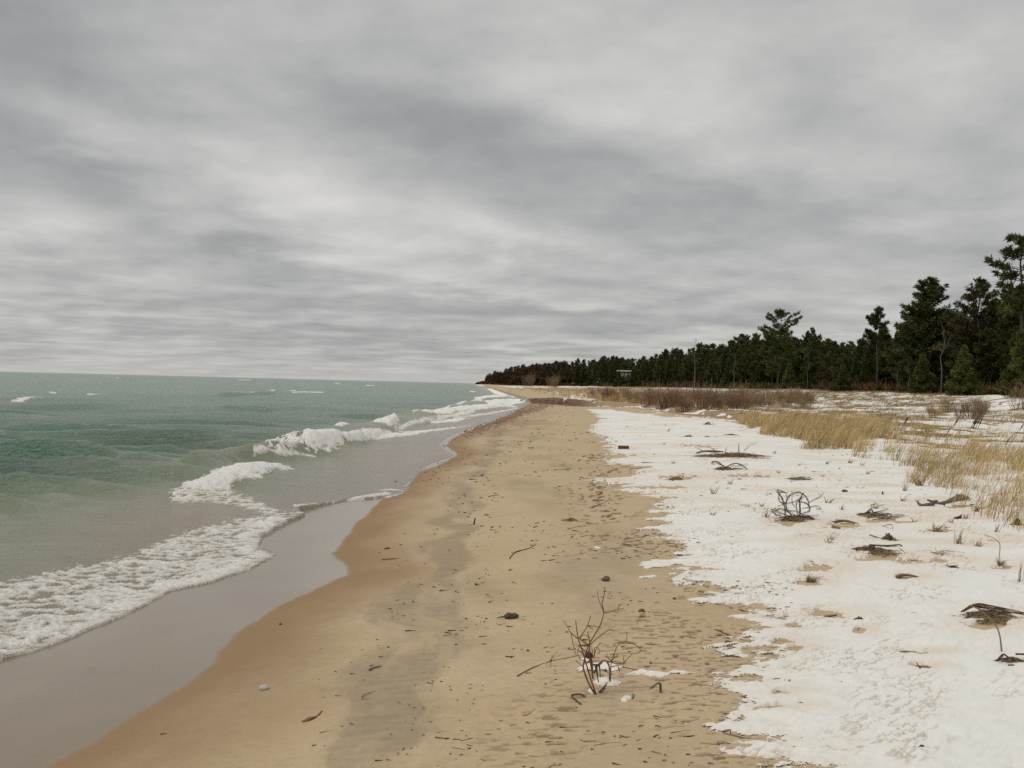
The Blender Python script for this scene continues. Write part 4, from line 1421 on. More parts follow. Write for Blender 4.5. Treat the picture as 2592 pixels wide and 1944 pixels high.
flat_leaf('second orange-brown leaf, just below the one right of the sapling top', [(1618, 1565), (1626, 1562), (1634, 1560)], .014, M_BLEAF)


def red_leaf_up():
    g = at(2430, 1317); k = g[1] / F
    m = MB(); rs = np.random.default_rng(2)
    for (a, b, w) in [((-14, 4), (8, -2), .032), ((-10, 10), (9, 3), .026), ((-6, 14), (8, 6), .022), ((-2, 10), (6, -3), .03)]:
        m.ribbon([np.array([a[0] * k, 0, max(.004, (14 - a[1]) * k * .6)]), np.array([(a[0] + b[0]) / 2 * k, .01, (9) * k]), np.array([b[0] * k, .02, (12 - b[1]) * k])], w)
    tag(m.build('leaf', M_LEAF, loc=g), 'crumpled dark red leaf caught against a grass tuft on the snow', 'leaf')


red_leaf_up()


def brick():
    g = at(1578, 1138); k = g[1] / F
    m = MB(); m.box((0, 0, .045), (26 * k, .16, .10), .05, .04, 3)
    tag(m.build('brick', M_BRICK, loc=g, bevel=.012), 'dark red rectangular brick on the snow edge far up the beach', 'brick')


brick()

# --- sticks
ST = [
    ('dark forked driftwood branch on the sand halfway between water and snow', [(1290, 1415), (1305, 1398), (1328, 1392), (1346, 1385), (1356, 1377)], .012, M_TWIG, [[(1305, 1397), (1318, 1396)], [(1302, 1402), (1295, 1398)]]),
    ('short dark stick on the sand beside the grey streak, low centre', [(936, 1696), (950, 1690), (966, 1688)], .010, M_TWIG, [[(952, 1690), (962, 1684)]]),
    ('crooked pair of dark twigs on the sand near the bottom, left of centre', [(915, 1765), (925, 1759), (948, 1750)], .006, M_TWIG, [[(914, 1770), (934, 1768)]]),
    ('curved thin reddish twig on the sand left below the sapling', [(1322, 1811), (1336, 1810), (1350, 1798), (1368, 1789)], .0045, M_RED, None),
    ('thin bent twig low on the sand right of the bottom centre', [(1468, 1872), (1480, 1877), (1510, 1876)], .0045, M_TWIG, None),
    ('short black twig lying on the wet brown sand at the lower left', [(406, 1860), (414, 1858), (422, 1858)], .006, M_TWIG, None),
    ('dark stick pressed on the snow tip at the lower snow edge', [(1830, 1856), (1850, 1862), (1884, 1870)], .010, M_GREY, [[(1848, 1858), (1853, 1832)]]),
    ('long thin twig half buried where sand meets snow', [(1808, 1594), (1830, 1602), (1860, 1614), (1885, 1622), (1910, 1628)], .008, M_TWIG, [[(1850, 1610), (1880, 1612)]]),
    ('weathered board fragment with a sand tail lying on the snow', [(2083, 1565), (2100, 1561), (2117, 1558)], .020, M_GREY, None),
    ('thin reed lying left of the weathered board fragment', [(2035, 1562), (2060, 1560), (2082, 1561)], .005, M_STRAW, [[(2055, 1560), (2058, 1522)]]),
    ('small forked twig standing in the snow right of the board fragment', [(2170, 1598), (2176, 1585), (2172, 1566)], .005, M_TWIG, [[(2172, 1590), (2192, 1580)], [(2165, 1560), (2182, 1562)]]),
    ('long straight brown stick on the snow left of the reed heaps', [(2270, 1651), (2300, 1650), (2330, 1651), (2352, 1650)], .008, M_BROWN, [[(2292, 1664), (2326, 1660)], [(2282, 1650), (2279, 1634)]]),
    ('black forked twig angling out of the snow above the long straight stick', [(2393, 1618), (2410, 1630), (2428, 1642), (2438, 1655)], .007, M_TWIG, [[(2430, 1643), (2455, 1640)], [(2436, 1652), (2440, 1662)]]),
    ('short black curved twig on the snow right of the broad brown leaf', [(2366, 1691), (2374, 1696), (2388, 1697)], .007, M_TWIG, None),
    ('long flat reed on the snow with a sandy hollow, above the big reed heap', [(2242, 1509), (2270, 1506), (2300, 1507), (2330, 1508)], .008, M_STRAW, [[(2246, 1508), (2262, 1514)]]),
    ('rounded brown wood stub at the right end of the long flat reed', [(2334, 1512), (2345, 1511), (2357, 1511)], .020, M_BROWN, None),
    ('Y-shaped grey twig on the snow left of the sandy driftwood slab', [(2224, 1459), (2234, 1454), (2243, 1449)], .007, M_GREY, [[(2234, 1454), (2248, 1466)]]),
    ('short twig leaning out of the snow, right of the sandy driftwood slab', [(2482, 1476), (2500, 1468), (2514, 1460)], .006, M_BROWN, [[(2480, 1476), (2492, 1479)]]),
    ('thin straight stick on the snow left of the twig tangle', [(1698, 1321), (1725, 1317), (1756, 1314)], .010, M_GREY, None),
    ('thin wavy twig on the snow below the twig tangle', [(1990, 1380), (2012, 1377), (2032, 1382)], .008, M_TWIG, None),
    ('short dark stick with bark on the bare sand by the snow tongue', [(1500, 1284), (1520, 1276), (1540, 1268)], .010, M_TWIG, None),
    ('slim stick lying among fine debris right of the grey sand streak', [(1438, 1340), (1460, 1334), (1482, 1330)], .008, M_TWIG, None),
    ('dark twig pair on the sand where the grey streak begins', [(1236, 1258), (1250, 1255), (1264, 1254)], .014, M_TWIG, None),
    ('angled stick with an upturned end on the snow behind the tangle', [(1933, 1203), (1952, 1198), (1968, 1192)], .012, M_GREY, [[(1933, 1203), (1938, 1198)]]),
    ('long pale branch at the edge of the golden grass', [(1862, 1095), (1880, 1090), (1900, 1085), (1916, 1080)], .035, M_GREY, [[(1890, 1087), (1915, 1086)]]),
    ('small dark twig in the sand beside the stub near the grass', [(2240, 1244), (2256, 1242)], .012, M_TWIG, None),
    ('crescent stick beside the white stone-like snow lump', [(1600, 1770), (1604, 1764), (1601, 1757)], .008, M_TWIG, None),
]
for lab, pts, r, mt_, sd_ in ST:
    stick(lab, pts, r, mt_, side=sd_)


# --- heaps of twigs and reeds
def heap(label, px, py, wpx, hpx, n, seed, mats=(None, None), name='driftwood_pile', cat='driftwood', lean=0., extra=None, rscale=1., webs=2):
    g = at(px, py); k = g[1] / F
    W, Hh = wpx * k / 2, hpx * k * .8
    rs = np.random.default_rng(seed)
    root = empty(name, g)
    tag(root, label, cat)
    for part, mat, nn, r in (('twigs', mats[0] or M_TWIG, n, .0036), ('straw', mats[1] or M_REED, int(n * 1.9), .0026)):
        m = MB()
        for i in range(nn):
            x0 = rs.normal(0, .5) * W; y0 = rs.normal(0, .42) * W * .8
            L = W * rs.uniform(.2, 1.0); a = rs.normal(lean, .6)
            pts = []
            arch = rs.uniform(.1, .8) * Hh
            for t in np.linspace(-.5, .5, 5):
                xx = x0 + math.cos(a) * L * t; yy = y0 + math.sin(a) * L * t
                top = Hh * math.exp(-(xx / (W * .65)) ** 2 - (yy / (W * .5)) ** 2)
                gz = float(H(g[0] + xx, g[1] + yy)) - g[2]
                pts.append(np.array([xx + rs.normal(0, .035) * W, yy + rs.normal(0, .02) * W, gz + .01 + max(0, top * .75 * rs.uniform(.05, 1) * (1 - 1.2 * t * t)) + arch * (.25 - t * t) * .6]))
            m.tube(smooth_line(pts, 2), r * rscale * rs.uniform(.5, 1.5) * min(2.2, max(1, g[1] / 9)), None, 4)
        m.build(part, mat, root)
    if extra:
        m = MB()
        for pts, r, t in extra:
            m.tube([p - g for p in smooth_line(standing(pts, g[1], rs, .05))], r * .46, r * t * .40, 5)
            for c_ in range(webs):                    # thinner stems following it loosely
                q = [(a + rs.normal(0, 2.2), b + abs(rs.normal(0, 2.6)) * (i > 0) + rs.normal(0, .6)) for i, (a, b) in enumerate(pts)]
                if len(q) > 3 and rs.random() < .5: q = q[rs.integers(0, 2):len(q) - rs.integers(0, 2)]
                q = [p - g for p in smooth_line(standing(q, g[1] + rs.uniform(-.05, .3) * W, rs, .05))]
                q = [np.array([p[0], p[1], max(p[2], .008)]) for p in q]
                m.tube(q, r * rs.uniform(.18, .36), r * .12, 4)
        m.build('branches', mats[0] or M_TWIG, root)
    return root


C5 = lambda pts: crop(pts, 1850, 1200, 5.53)
C6 = lambda pts: crop(pts, 1700, 1040, 5.53)
C7 = lambda pts: crop(pts, 2200, 1200, 5.643)
C8 = lambda pts: crop(pts, 2200, 1480, 5.643)
tang = [(C5([(640, 650), (700, 610), (800, 600), (900, 595), (1050, 590), (1150, 620), (1230, 680), (1300, 670)]), .030, .6), (C5([(1000, 600), (1100, 640), (1150, 680)]), .018, .5), (C5([(770, 600), (860, 660), (890, 680)]), .016, .4),
        (C5([(965, 590), (965, 480), (965, 370), (1000, 290), (1020, 265)]), .017, .9), (C5([(860, 600), (790, 500), (765, 420), (800, 320), (860, 270), (950, 250), (1030, 290), (1080, 370), (1100, 470), (1085, 520), (1000, 545)]), .011, .6),
        (C5([(760, 590), (750, 430), (720, 340), (685, 270), (650, 210), (730, 245)]), .013, .4), (C5([(750, 420), (690, 380), (668, 310), (690, 260), (740, 240), (790, 300), (780, 360)]), .007, .6),
        (C5([(930, 390), (1030, 395), (1090, 430), (1100, 500), (1060, 530)]), .010, .6), (C5([(780, 410), (880, 390), (960, 340), (990, 300)]), .008, .6), (C5([(1100, 400), (1180, 345), (1250, 310), (1280, 265), (1330, 245)]), .006, .4),
        (C5([(1000, 480), (1100, 460), (1190, 440), (1250, 470), (1300, 540)]), .005, .5), (C5([(1000, 560), (1100, 575), (1180, 575), (1240, 560)]), .006, .5), (C5([(640, 590), (590, 530), (545, 470)]), .007, .4),
        (C5([(700, 590), (640, 520), (560, 515), (530, 525)]), .006, .4), (C5([(830, 590), (700, 540), (620, 500), (560, 490)]), .008, .4), (C5([(860, 570), (760, 500), (680, 480), (610, 520), (640, 570), (720, 590)]), .008, .6),
        (C5([(900, 580), (840, 520), (760, 490), (700, 520)]), .008, .5), (C5([(940, 590), (920, 500), (930, 400), (1000, 330), (1050, 300)]), .007, .5), (C5([(1020, 590), (960, 530), (880, 510), (780, 520)]), .008, .5),
        (C5([(870, 700), (960, 680), (1010, 640), (1080, 650)]), .010, .4), (C5([(920, 480), (860, 410), (870, 290), (970, 240)]), .005, .5)]
heap('tall tangle of curled bare branches with a thick root lying on the snow', 2016, 1318, 110, 22, 30, 71, name='branch_tangle', cat='driftwood', extra=tang, webs=3)
arcs = [(C6([(775, 790), (830, 750), (900, 735), (970, 750), (1020, 785), (1065, 830)]), .026, .7), (C6([(720, 770), (660, 720), (600, 705), (560, 720), (600, 750)]), .024, .5), (C6([(860, 800), (950, 805), (1020, 795)]), .020, .6),
        (C6([(840, 770), (940, 770), (1010, 750), (1065, 735)]), .012, .5), (C6([(690, 880), (800, 850), (820, 890)]), .02, .5)]
heap('low driftwood snag with two arched bent limbs on the snow', 1832, 1192, 66, 20, 34, 72, (M_BROWN, M_REED), 'driftwood_snag', extra=arcs)
bow = [(C6([(960, 650), (1060, 675), (1160, 690), (1240, 680), (1290, 660)]), .028, .5), (C6([(360, 590), (450, 565), (600, 560), (720, 570)]), .05, .4), (C6([(940, 640), (940, 520), (945, 440)]), .02, .3), (C6([(740, 620), (770, 500)]), .02, .3),
       (C6([(1280, 670), (1330, 715)]), .018, .4), (C6([(440, 560), (320, 500)]), .012, .4), (C6([(600, 550), (520, 490)]), .012, .4), (C6([(1010, 560), (1080, 480), (1200, 440)]), .010, .3)]
heap('long flat row of brown drift debris with upright dry sprigs on the snow', 1858, 1158, 190, 22, 60, 73, (M_BROWN, M_REED), extra=bow, rscale=.8)
heap('low dark twig bundle with straw trailing right, on the snow below the grass', 2222, 1310, 130, 22, 34, 75, extra=[(C7([(-130, 560), (-60, 560), (30, 490), (60, 540), (150, 530), (270, 485)]), .016, .4), (C7([(30, 480), (40, 440), (130, 415)]), .01, .4),
     (C7([(20, 600), (200, 620), (330, 590), (440, 570), (590, 605)]), .014, .4), (C7([(60, 630), (300, 635), (480, 635), (590, 610)]), .01, .4)])
heap('heap of reeds over a dark red board on a patch of bare sand', 2205, 1400, 120, 28, 60, 76, (M_BROWN, M_REED), extra=[(C5([(1600, 1110), (1700, 1115), (1760, 1100), (1760, 1040), (1800, 1025), (1960, 1030)]), .020, .6), (C7([(0, 1010), (200, 1020), (330, 1015), (430, 1005), (475, 1030)]), .018, .6),
     (C7([(0, 1060), (110, 1090), (180, 1180), (160, 1240)]), .005, .6), (C7([(440, 1060), (500, 1110), (520, 1150), (555, 1115)]), .006, .5)])
heap('small upright clump of dead leaves and twigs behind the reed heap', 2250, 1372, 50, 34, 34, 77, (M_TWIG, M_REED), 'debris_clump', extra=[(C7([(10, 865), (100, 895), (180, 915)]), .009, .5), (C7([(200, 745), (300, 715), (330, 740), (345, 790)]), .006, .5), (C7([(240, 840), (290, 990)]), .01, .5)])
heap('big mound of brown reed stems draped over bare sand at the right edge', 2505, 1570, 150, 44, 95, 78, (M_BROWN, M_REED), 'reed_heap', lean=-.12, rscale=.8, webs=7,
     extra=[(C8([(1320, 385), (1450, 300), (1570, 270), (1700, 290), (1900, 330), (2212, 400)]), .012, .8), (C8([(1440, 300), (1600, 310), (1800, 340), (2000, 390), (2250, 430)]), .012, .8), (C8([(1410, 390), (1410, 560)]), .008, .8),
            (C8([(1560, 340), (1700, 420), (1830, 560), (1950, 620)]), .009, .7), (C8([(1700, 400), (1850, 470), (1980, 570)]), .008, .7), (C8([(2050, 610), (2130, 590), (2200, 615)]), .009, .6)])
heap('smaller reed heap at the right edge, below the big mound', 2560, 1682, 84, 26, 50, 79, (M_BROWN, M_REED), 'reed_heap', lean=-.3, rscale=.8, webs=5, extra=[(C8([(1930, 990), (2050, 1080), (2180, 1150)]), .008, .6), (C8([(2000, 1050), (2120, 1070), (2230, 1080)]), .008, .6), (C8([(2100, 990), (2230, 990)]), .014, .8), (C8([(1830, 1080), (1900, 1000), (1925, 990)]), .012, .7)])


def arched_stem():
    b = at(2537, 1658); rs = np.random.default_rng(4)
    m = MB(); m.tube([p - b for p in smooth_line(standing(C8([(1895, 985), (1885, 860), (1865, 720), (1820, 600), (1740, 500), (1620, 390), (1500, 320), (1450, 295)]), b[1], rs, .015), 4)], .0055, .003, 5)
    tag(m.build('reed_stalk', M_STRAW, loc=b), 'long pale arching stalk rising from the smaller reed heap to the big mound', 'stalk')


arched_stem()
heap('sparse black twigs and splinters sticking out of the snow right of centre', 2412, 1441, 44, 14, 14, 80, (M_TWIG, M_GREY), 'twig_cluster', extra=[(C7([(1120, 1370), (1180, 1340), (1270, 1300)]), .010, .6), (C7([(1160, 1340), (1340, 1370)]), .010, .6), (C7([(1110, 1310), (1115, 1260)]), .006, .7)])
heap('small brown debris heap with a curled straw loop on the snow behind the tangle', 2018, 1216, 84, 12, 26, 81, (M_BROWN, M_REED), extra=[(C5([(960, 70), (960, 40), (1060, 40), (1190, 75)]), .012, .6), (C5([(870, 60), (872, 0)]), .010, .4)])
heap('tiny stump-like twig cluster on the far snow beside the creek', 1792, 1076, 22, 14, 16, 82, name='twig_cluster')
heap('far flat drift of brown twigs left of the golden grass', 1850, 1103, 50, 7, 22, 83, (M_BROWN, M_REED))
heap('two small dark humps of debris on the far snow', 1742, 1107, 34, 8, 18, 84)
heap('small dark debris hump on the far snow between the two humps and the grass', 1790, 1108, 22, 7, 14, 85)
heap('dark twig sprig lying on the snow left of the arched snag', 1872, 1217, 26, 9, 14, 86, name='twig_cluster')
heap('brown matted twigs at the edge of the snow far up the beach', 1712, 1216, 50, 14, 30, 87, (M_BROWN, M_REED))
heap('small twig heap with white bits beside the snow edge above the sand scars', 1446, 1319, 36, 10, 18, 88, (M_BROWN, M_REED))
heap('grey twig sprig on the snow edge low right, with a curled stalk', 2175, 1572, 24, 16, 12, 89, name='twig_cluster', mats=(M_TWIG, M_GREY))
heap('dark debris clump against the grass at the far right', 2575, 1335, 40, 40, 40, 90, (M_TWIG, M_STRAW), 'debris_clump')


def slab(label, px, py, wpx, hpx, mat, seed, rz=0., cat='driftwood', name='driftwood_slab'):
    g = at(px, py); k = g[1] / F
    m = MB()
    n = 9
    for sgn in (0,):
        pts = [np.array([wpx * k * (t - .5), .04 * math.sin(4 * t), .01 + hpx * k * .35 * math.sin(math.pi * t)]) for t in np.linspace(0, 1, n)]
        m.tube(pts, hpx * k * .55, hpx * k * .3, 8, .55)
    o = m.build(name, mat, loc=g); o.rotation_euler = (0, 0, rz)
    return tag(o, label, cat)


slab('flat sandy-brown driftwood slab half buried in the snow', 2300, 1465, 62, 13, M_BROWN, 1)


def log():
    g = at(2395, 1272); rs = np.random.default_rng(6)
    rr = [.014, .020, .027, .038, .052, .050, .032, .012]
    P = [at(a, b) + np.array([0, 0, r]) for (a, b), r in zip([(2345, 1281), (2367, 1280), (2391, 1278), (2409, 1274), (2424, 1271), (2437, 1269), (2447, 1266), (2454, 1263)], rr)]
    m = MB()
    k = 10
    for i, p in enumerate(P):
        for j in range(k):
            a = 2 * math.pi * j / k
            q = rr[i] * (1 + .18 * math.sin(3 * a + i))
            m.v.append(p - g + np.array([0, q * math.cos(a), q * math.sin(a)]))
    for i in range(len(P) - 1):
        for j in range(k):
            j2 = (j + 1) % k
            m.f.append((i * k + j, (i + 1) * k + j, (i + 1) * k + j2, i * k + j2))
    m.f.append(tuple(range(k))); m.f.append(tuple(range((len(P) - 1) * k, len(P) * k))[::-1])
    root = empty('driftwood_log', g)
    tag(root, 'smooth tapering driftwood log with a pointed fin-like root end below the grass', 'log')
    m.build('trunk', M_GREY, root)
    m = MB()
    m.tube([p - g for p in [at(2360, 1282) + np.array([0, 0, .03]), at(2346, 1284) + np.array([0, 0, .03]), at(2332, 1284) + np.array([0, 0, .025]), at(2324, 1283) + np.array([0, 0, .05]), at(2323, 1283) + np.array([-.01, 0, .08])]], .032, .012, 7)
    m.tube([p - g for p in [at(2372, 1279) + np.array([0, 0, .05]), at(2358, 1279) + np.array([0, 0, .05]), at(2347, 1279) + np.array([0, 0, .075])]], .024, .012, 6)
    m.build('root', M_GREY, root)


log()
slab('grey wedge-shaped driftwood tip poking from the sand behind the snow chip', 2140, 1326, 56, 13, M_GREY, 2, R(-8))


# --- grass tufts standing alone
def tuft(label, px, py, hpx, n, seed, spread=.5, lean=.5, mat=None, group=None, bend=1.):
    g = at(px, py); k = g[1] / F
    Hh = hpx * k
    rs = np.random.default_rng(seed)
    m = MB()
    for i in range(n):
        a = rs.uniform(0, 6.28); L = Hh * rs.uniform(.5, 1.25)
        b = np.array([rs.normal(0, .10) * Hh, rs.normal(0, .10) * Hh, -.01])
        dx, dy = math.cos(a) * spread + lean * rs.uniform(.3, 1), math.sin(a) * spread
        bb = bend * rs.uniform(.4, 1.3)
        pts = [b + np.array([dx * L * t * (.35 + .65 * t * bb), dy * L * t * (.35 + .65 * t), L * t * (1 - .42 * bb * t)]) for t in np.linspace(0, 1, 5)]
        m.tube(pts, .0032 * min(2.4, max(1, g[1] / 7)), .0012, 3, .6)
    return tag(m.build('grass_tuft', mat or M_STRAW, loc=g), label, 'grass tuft', group)


tuft('small windswept green-brown grass tuft on bare sand, alone at the left of the snow', 2044, 1474, 30, 60, 101, .5, .9, M_REED, bend=1.2)
tuft('wide arched dry grass tuft on the snow right of the reed heap with the board', 2372, 1408, 42, 26, 102, .8, .5, M_STRAW, bend=1.7)
tuft('grass tuft with upright thin blades behind the wide arched tuft', 2426, 1382, 46, 22, 103, .25, .3, M_STRAW, bend=.5)
tuft('low fan of straw blades in front of the tapering log', 2368, 1346, 34, 28, 104, .6, .6, M_STRAW)
tuft('thin grass tuft between the wide arched tuft and the right edge', 2472, 1388, 34, 22, 105, .4, .5, M_STRAW)
tuft('grass tuft with a dark matted root and one tall leaning stem', 2530, 1436, 34, 46, 106, .45, .1, M_REED, bend=1.)
upright('tall thin bent stalk above the grass tuft with the dark root', (2528, 1434), [(2528, 1434), (2529, 1410), (2531, 1378), (2518, 1364), (2500, 1356), (2490, 1354)], .0042, M_STRAW, 'dry_stalk')
tuft('sparse upright grass blades left of the dark debris clump at right', 2522, 1352, 34, 14, 107, .3, .5, M_STRAW, bend=.6)
tuft('green-tinged grass tuft behind the crumpled red leaf', 2442, 1318, 30, 20, 108, .3, .4, M_REED, bend=.8)
tuft('little pale grass tuft on the snow left of the golden field', 2288, 1246, 34, 16, 109, .4, .5, M_STRAW, bend=.7)
tuft('spray of thin straw at the very edge of the golden field, beside the log', 2325, 1232, 44, 36, 110, .6, .2, M_STRAW, bend=.7)
tuft('pale grass blades before the tangle of the grass field, right of the log', 2470, 1300, 40, 26, 111, .4, .4, M_STRAW, bend=.7)
tuft('thin dead stalks rising from the snow at the right edge above the big mound', 2584, 1480, 60, 10, 112, .15, .05, M_REED, bend=.3)
tuft('small straw tuft on the far snow near the brick', 1530, 1218, 10, 14, 113, .5, .5, M_REED)
tuft('straw tuft between the tangle and the golden grass', 2175, 1240, 16, 16, 114, .9, .6, M_STRAW, bend=1.8)
tuft('faint grass tuft on the snow in front of the golden grass, left part', 2150, 1175, 22, 16, 115, .4, .5, M_STRAW)
tuft('faint grass tuft on the snow in front of the golden grass, middle part', 2092, 1178, 20, 14, 116, .4, .4, M_STRAW)


# small straw tufts dotted over the snow between the sand and the golden grass
GT = 'small straw tufts dotted over the snow'
TL_ = 'small sparse straw tuft on the open snow between the sand and the golden grass'
protos = [tuft(TL_, 1960 + 60 * i, 1150 + 30 * i, 15, 9, 400 + i, .5, .5, M_STRAW if i % 2 else M_REED, GT) for i in range(4)]
rs = np.random.default_rng(55)
made = 0
while made < 34:
    px, py = rs.uniform(1640, 2560), 1062 + 330 * rs.random() ** 1.5
    g = at(px, py)
    if g[0] - np.interp(g[1], snowY, snowX) < .5 or poly_sd(np.array([g[0]]), np.array([g[1]]), GRASS)[0] > .4: continue
    o = protos[made % 4].copy(); COL.objects.link(o)
    o.location = tuple(g); o.rotation_euler = (0, 0, rs.normal(0, .5)); o.scale = (rs.uniform(.7, 1.5),) * 3
    made += 1


# --- dark leaning flower spikes in the grass
def spike(label, px, py, hpx, n, seed):
    g = at(px, py); k = g[1] / F; Hh = hpx * k
    rs = np.random.default_rng(seed)
    root = empty('dried_flower', g); tag(root, label, 'dried plant')
    m = MB(); st = MB()
    for i in range(n):
        o = np.array([rs.normal(0, .10) * Hh, rs.normal(0, .1) * Hh, 0])
        L = Hh * rs.uniform(.7, 1.05); le = rs.uniform(.35, .7)
        tip = o + np.array([le * L, rs.normal(0, .08) * L, L])
        mid = o + (tip - o) * .35
        st.tube([o, mid], .014, .012, 4)
        m.tube([mid, o + (tip - o) * .55, o + (tip - o) * .8, tip], .045 * Hh + .01, .006, 6, .7)
    m.build('seed_head', M_TWIG, root); st.build('stem', M_TWIG, root)


for i, (px, py, hh, n, lab) in enumerate([
        (2282, 1086, 36, 3, 'cluster of three dark leaning flower spikes, farthest left in the golden grass'), (2388, 1104, 34, 1, 'single thin dark spike leaning right in the middle of the grass'),
        (2412, 1074, 28, 2, 'pair of slim dark spikes behind the single leaning spike'), (2464, 1088, 46, 5, 'thick bunch of dark leaning spikes at the edge of the low shrubs'),
        (2514, 1062, 22, 1, 'short dark spike on the snow right of the thick bunch'), (2526, 1066, 24, 1, 'second short dark spike just right of the first short one'),
        (2582, 1092, 36, 1, 'dark spike against the snow at the right edge'), (2544, 1128, 28, 1, 'dark spike leaning alone low in the snowy grass at right')]):
    spike(lab, px, py, hh, n, 300 + i)

# ------------------------------------------------------------------ uncountable litter and shingle
rs = np.random.default_rng(77)
m = MB()
made = 0
tries = 0
while made < 1250 and tries < 30000:
    tries += 1
    zone = rs.random()
    if zone < .42:
        py = 1010 + 934 * rs.random() ** 1.3; px = np.interp(py, [1010, 1100, 1300, 1500, 1944], [1390, 1250, 1010, 830, 520]) + rs.random() * np.interp(py, [1010, 1300, 1944], [60, 650, 1400])
    else:
        py = 1050 + 850 * rs.random() ** 1.6; px = rs.uniform(1500, 2592)
        if py > 1560 and rs.random() < .9: continue
    g = at(px, py)
    if pn(g[0] * 1.1, g[1] * .7, 401) + .6 * pn(g[0] * 4, g[1] * 2.5, 402) < rs.uniform(-.1, .7): continue
    fm = g[0] - np.interp(g[1], filmY, filmX)
    if fm < .35 or (fm < 1.2 and rs.random() < .8): continue
    L = .009 * math.exp(abs(rs.normal(0, .75))) * min(4.0, .8 + g[1] / 8)
    a = rs.normal(.1, .6); r = rs.uniform(.0009, .0026) * min(5.0, .8 + g[1] / 7)
    bendy = rs.normal(0, .25) * L
    pts = [g + np.array([math.cos(a) * L * t - math.sin(a) * bendy * (t * t - .25), math.sin(a) * L * t + math.cos(a) * bendy * (t * t - .25), r * .7 + (.015 if zone >= .55 else 0)]) for t in (-.5, 0, .5)]
    m.tube(pts, r, r * .5, 4)
    made += 1
wr = 0
while wr < 300:                                   # bits left in a line by the last high swash
    yy = 4.2 * (1 / rs.uniform(.09, 1.0)) ; xx = np.interp(yy, STRY, STRX) + rs.choice([-.42, .05, .3]) + .16 * pn(yy * 1.1, 3.3, 404) + rs.normal(0, .05)
    if pn(yy * 2.1, xx, 405) < -.05: wr += 1; continue
    L = .008 * math.exp(rs.normal(0, .6)) * min(3.5, .8 + yy / 9); a = rs.normal(.5, .7); r = rs.uniform(.0009, .0022) * min(4, .8 + yy / 8)
    g = np.array([xx, yy, float(H(xx, yy)) + r])
    m.tube([g + np.array([math.cos(a) * L * t, math.sin(a) * L * t, 0]) for t in (-.5, 0, .5)], r, r * .5, 4)
    wr += 1
tag(m.build('debris', simple_mat('litter', (.12, .075, .045), .9, .5, 8, c2=(.05, .032, .022))), 'fine scattered twigs and plant litter over sand and snow', 'debris', kind='stuff')

m = MB()
for i in range(900):
    t = rs.random() ** .7
    px = 1180 + 210 * t + rs.normal(0, 22); py = np.interp(px, [1150, 1200, 1260, 1320, 1400], [1108, 1090, 1070, 1045, 1022]) + rs.normal(0, 8) * (1 - .5 * t)
    g = at(px, py)
    if g[1] > 130: continue
    s = rs.uniform(.012, .035) * (.6 + g[1] / 70)
    m.blob(g + np.array([0, 0, s * .2]), (s * rs.uniform(.8, 1.5), s, s * .6), i, 6, 4, .2)
for i in range(160):
    px, py = rs.uniform(1010, 1200), rs.uniform(1110, 1230)
    g = at(px, py)
    fm = g[0] - np.interp(g[1], filmY, filmX)
    if not (-.35 < fm < .8): continue
    s = rs.uniform(.010, .024)
    m.blob(g + np.array([0, 0, s * .2]), (s * 1.4, s, s * .6), i, 6, 4, .2)
tag(m.build('gravel', simple_mat('shingle', (.33, .21, .14), .75, .5, 2, c2=(.17, .10, .075))), 'reddish shingle strewn along the water edge', 'gravel', kind='stuff')

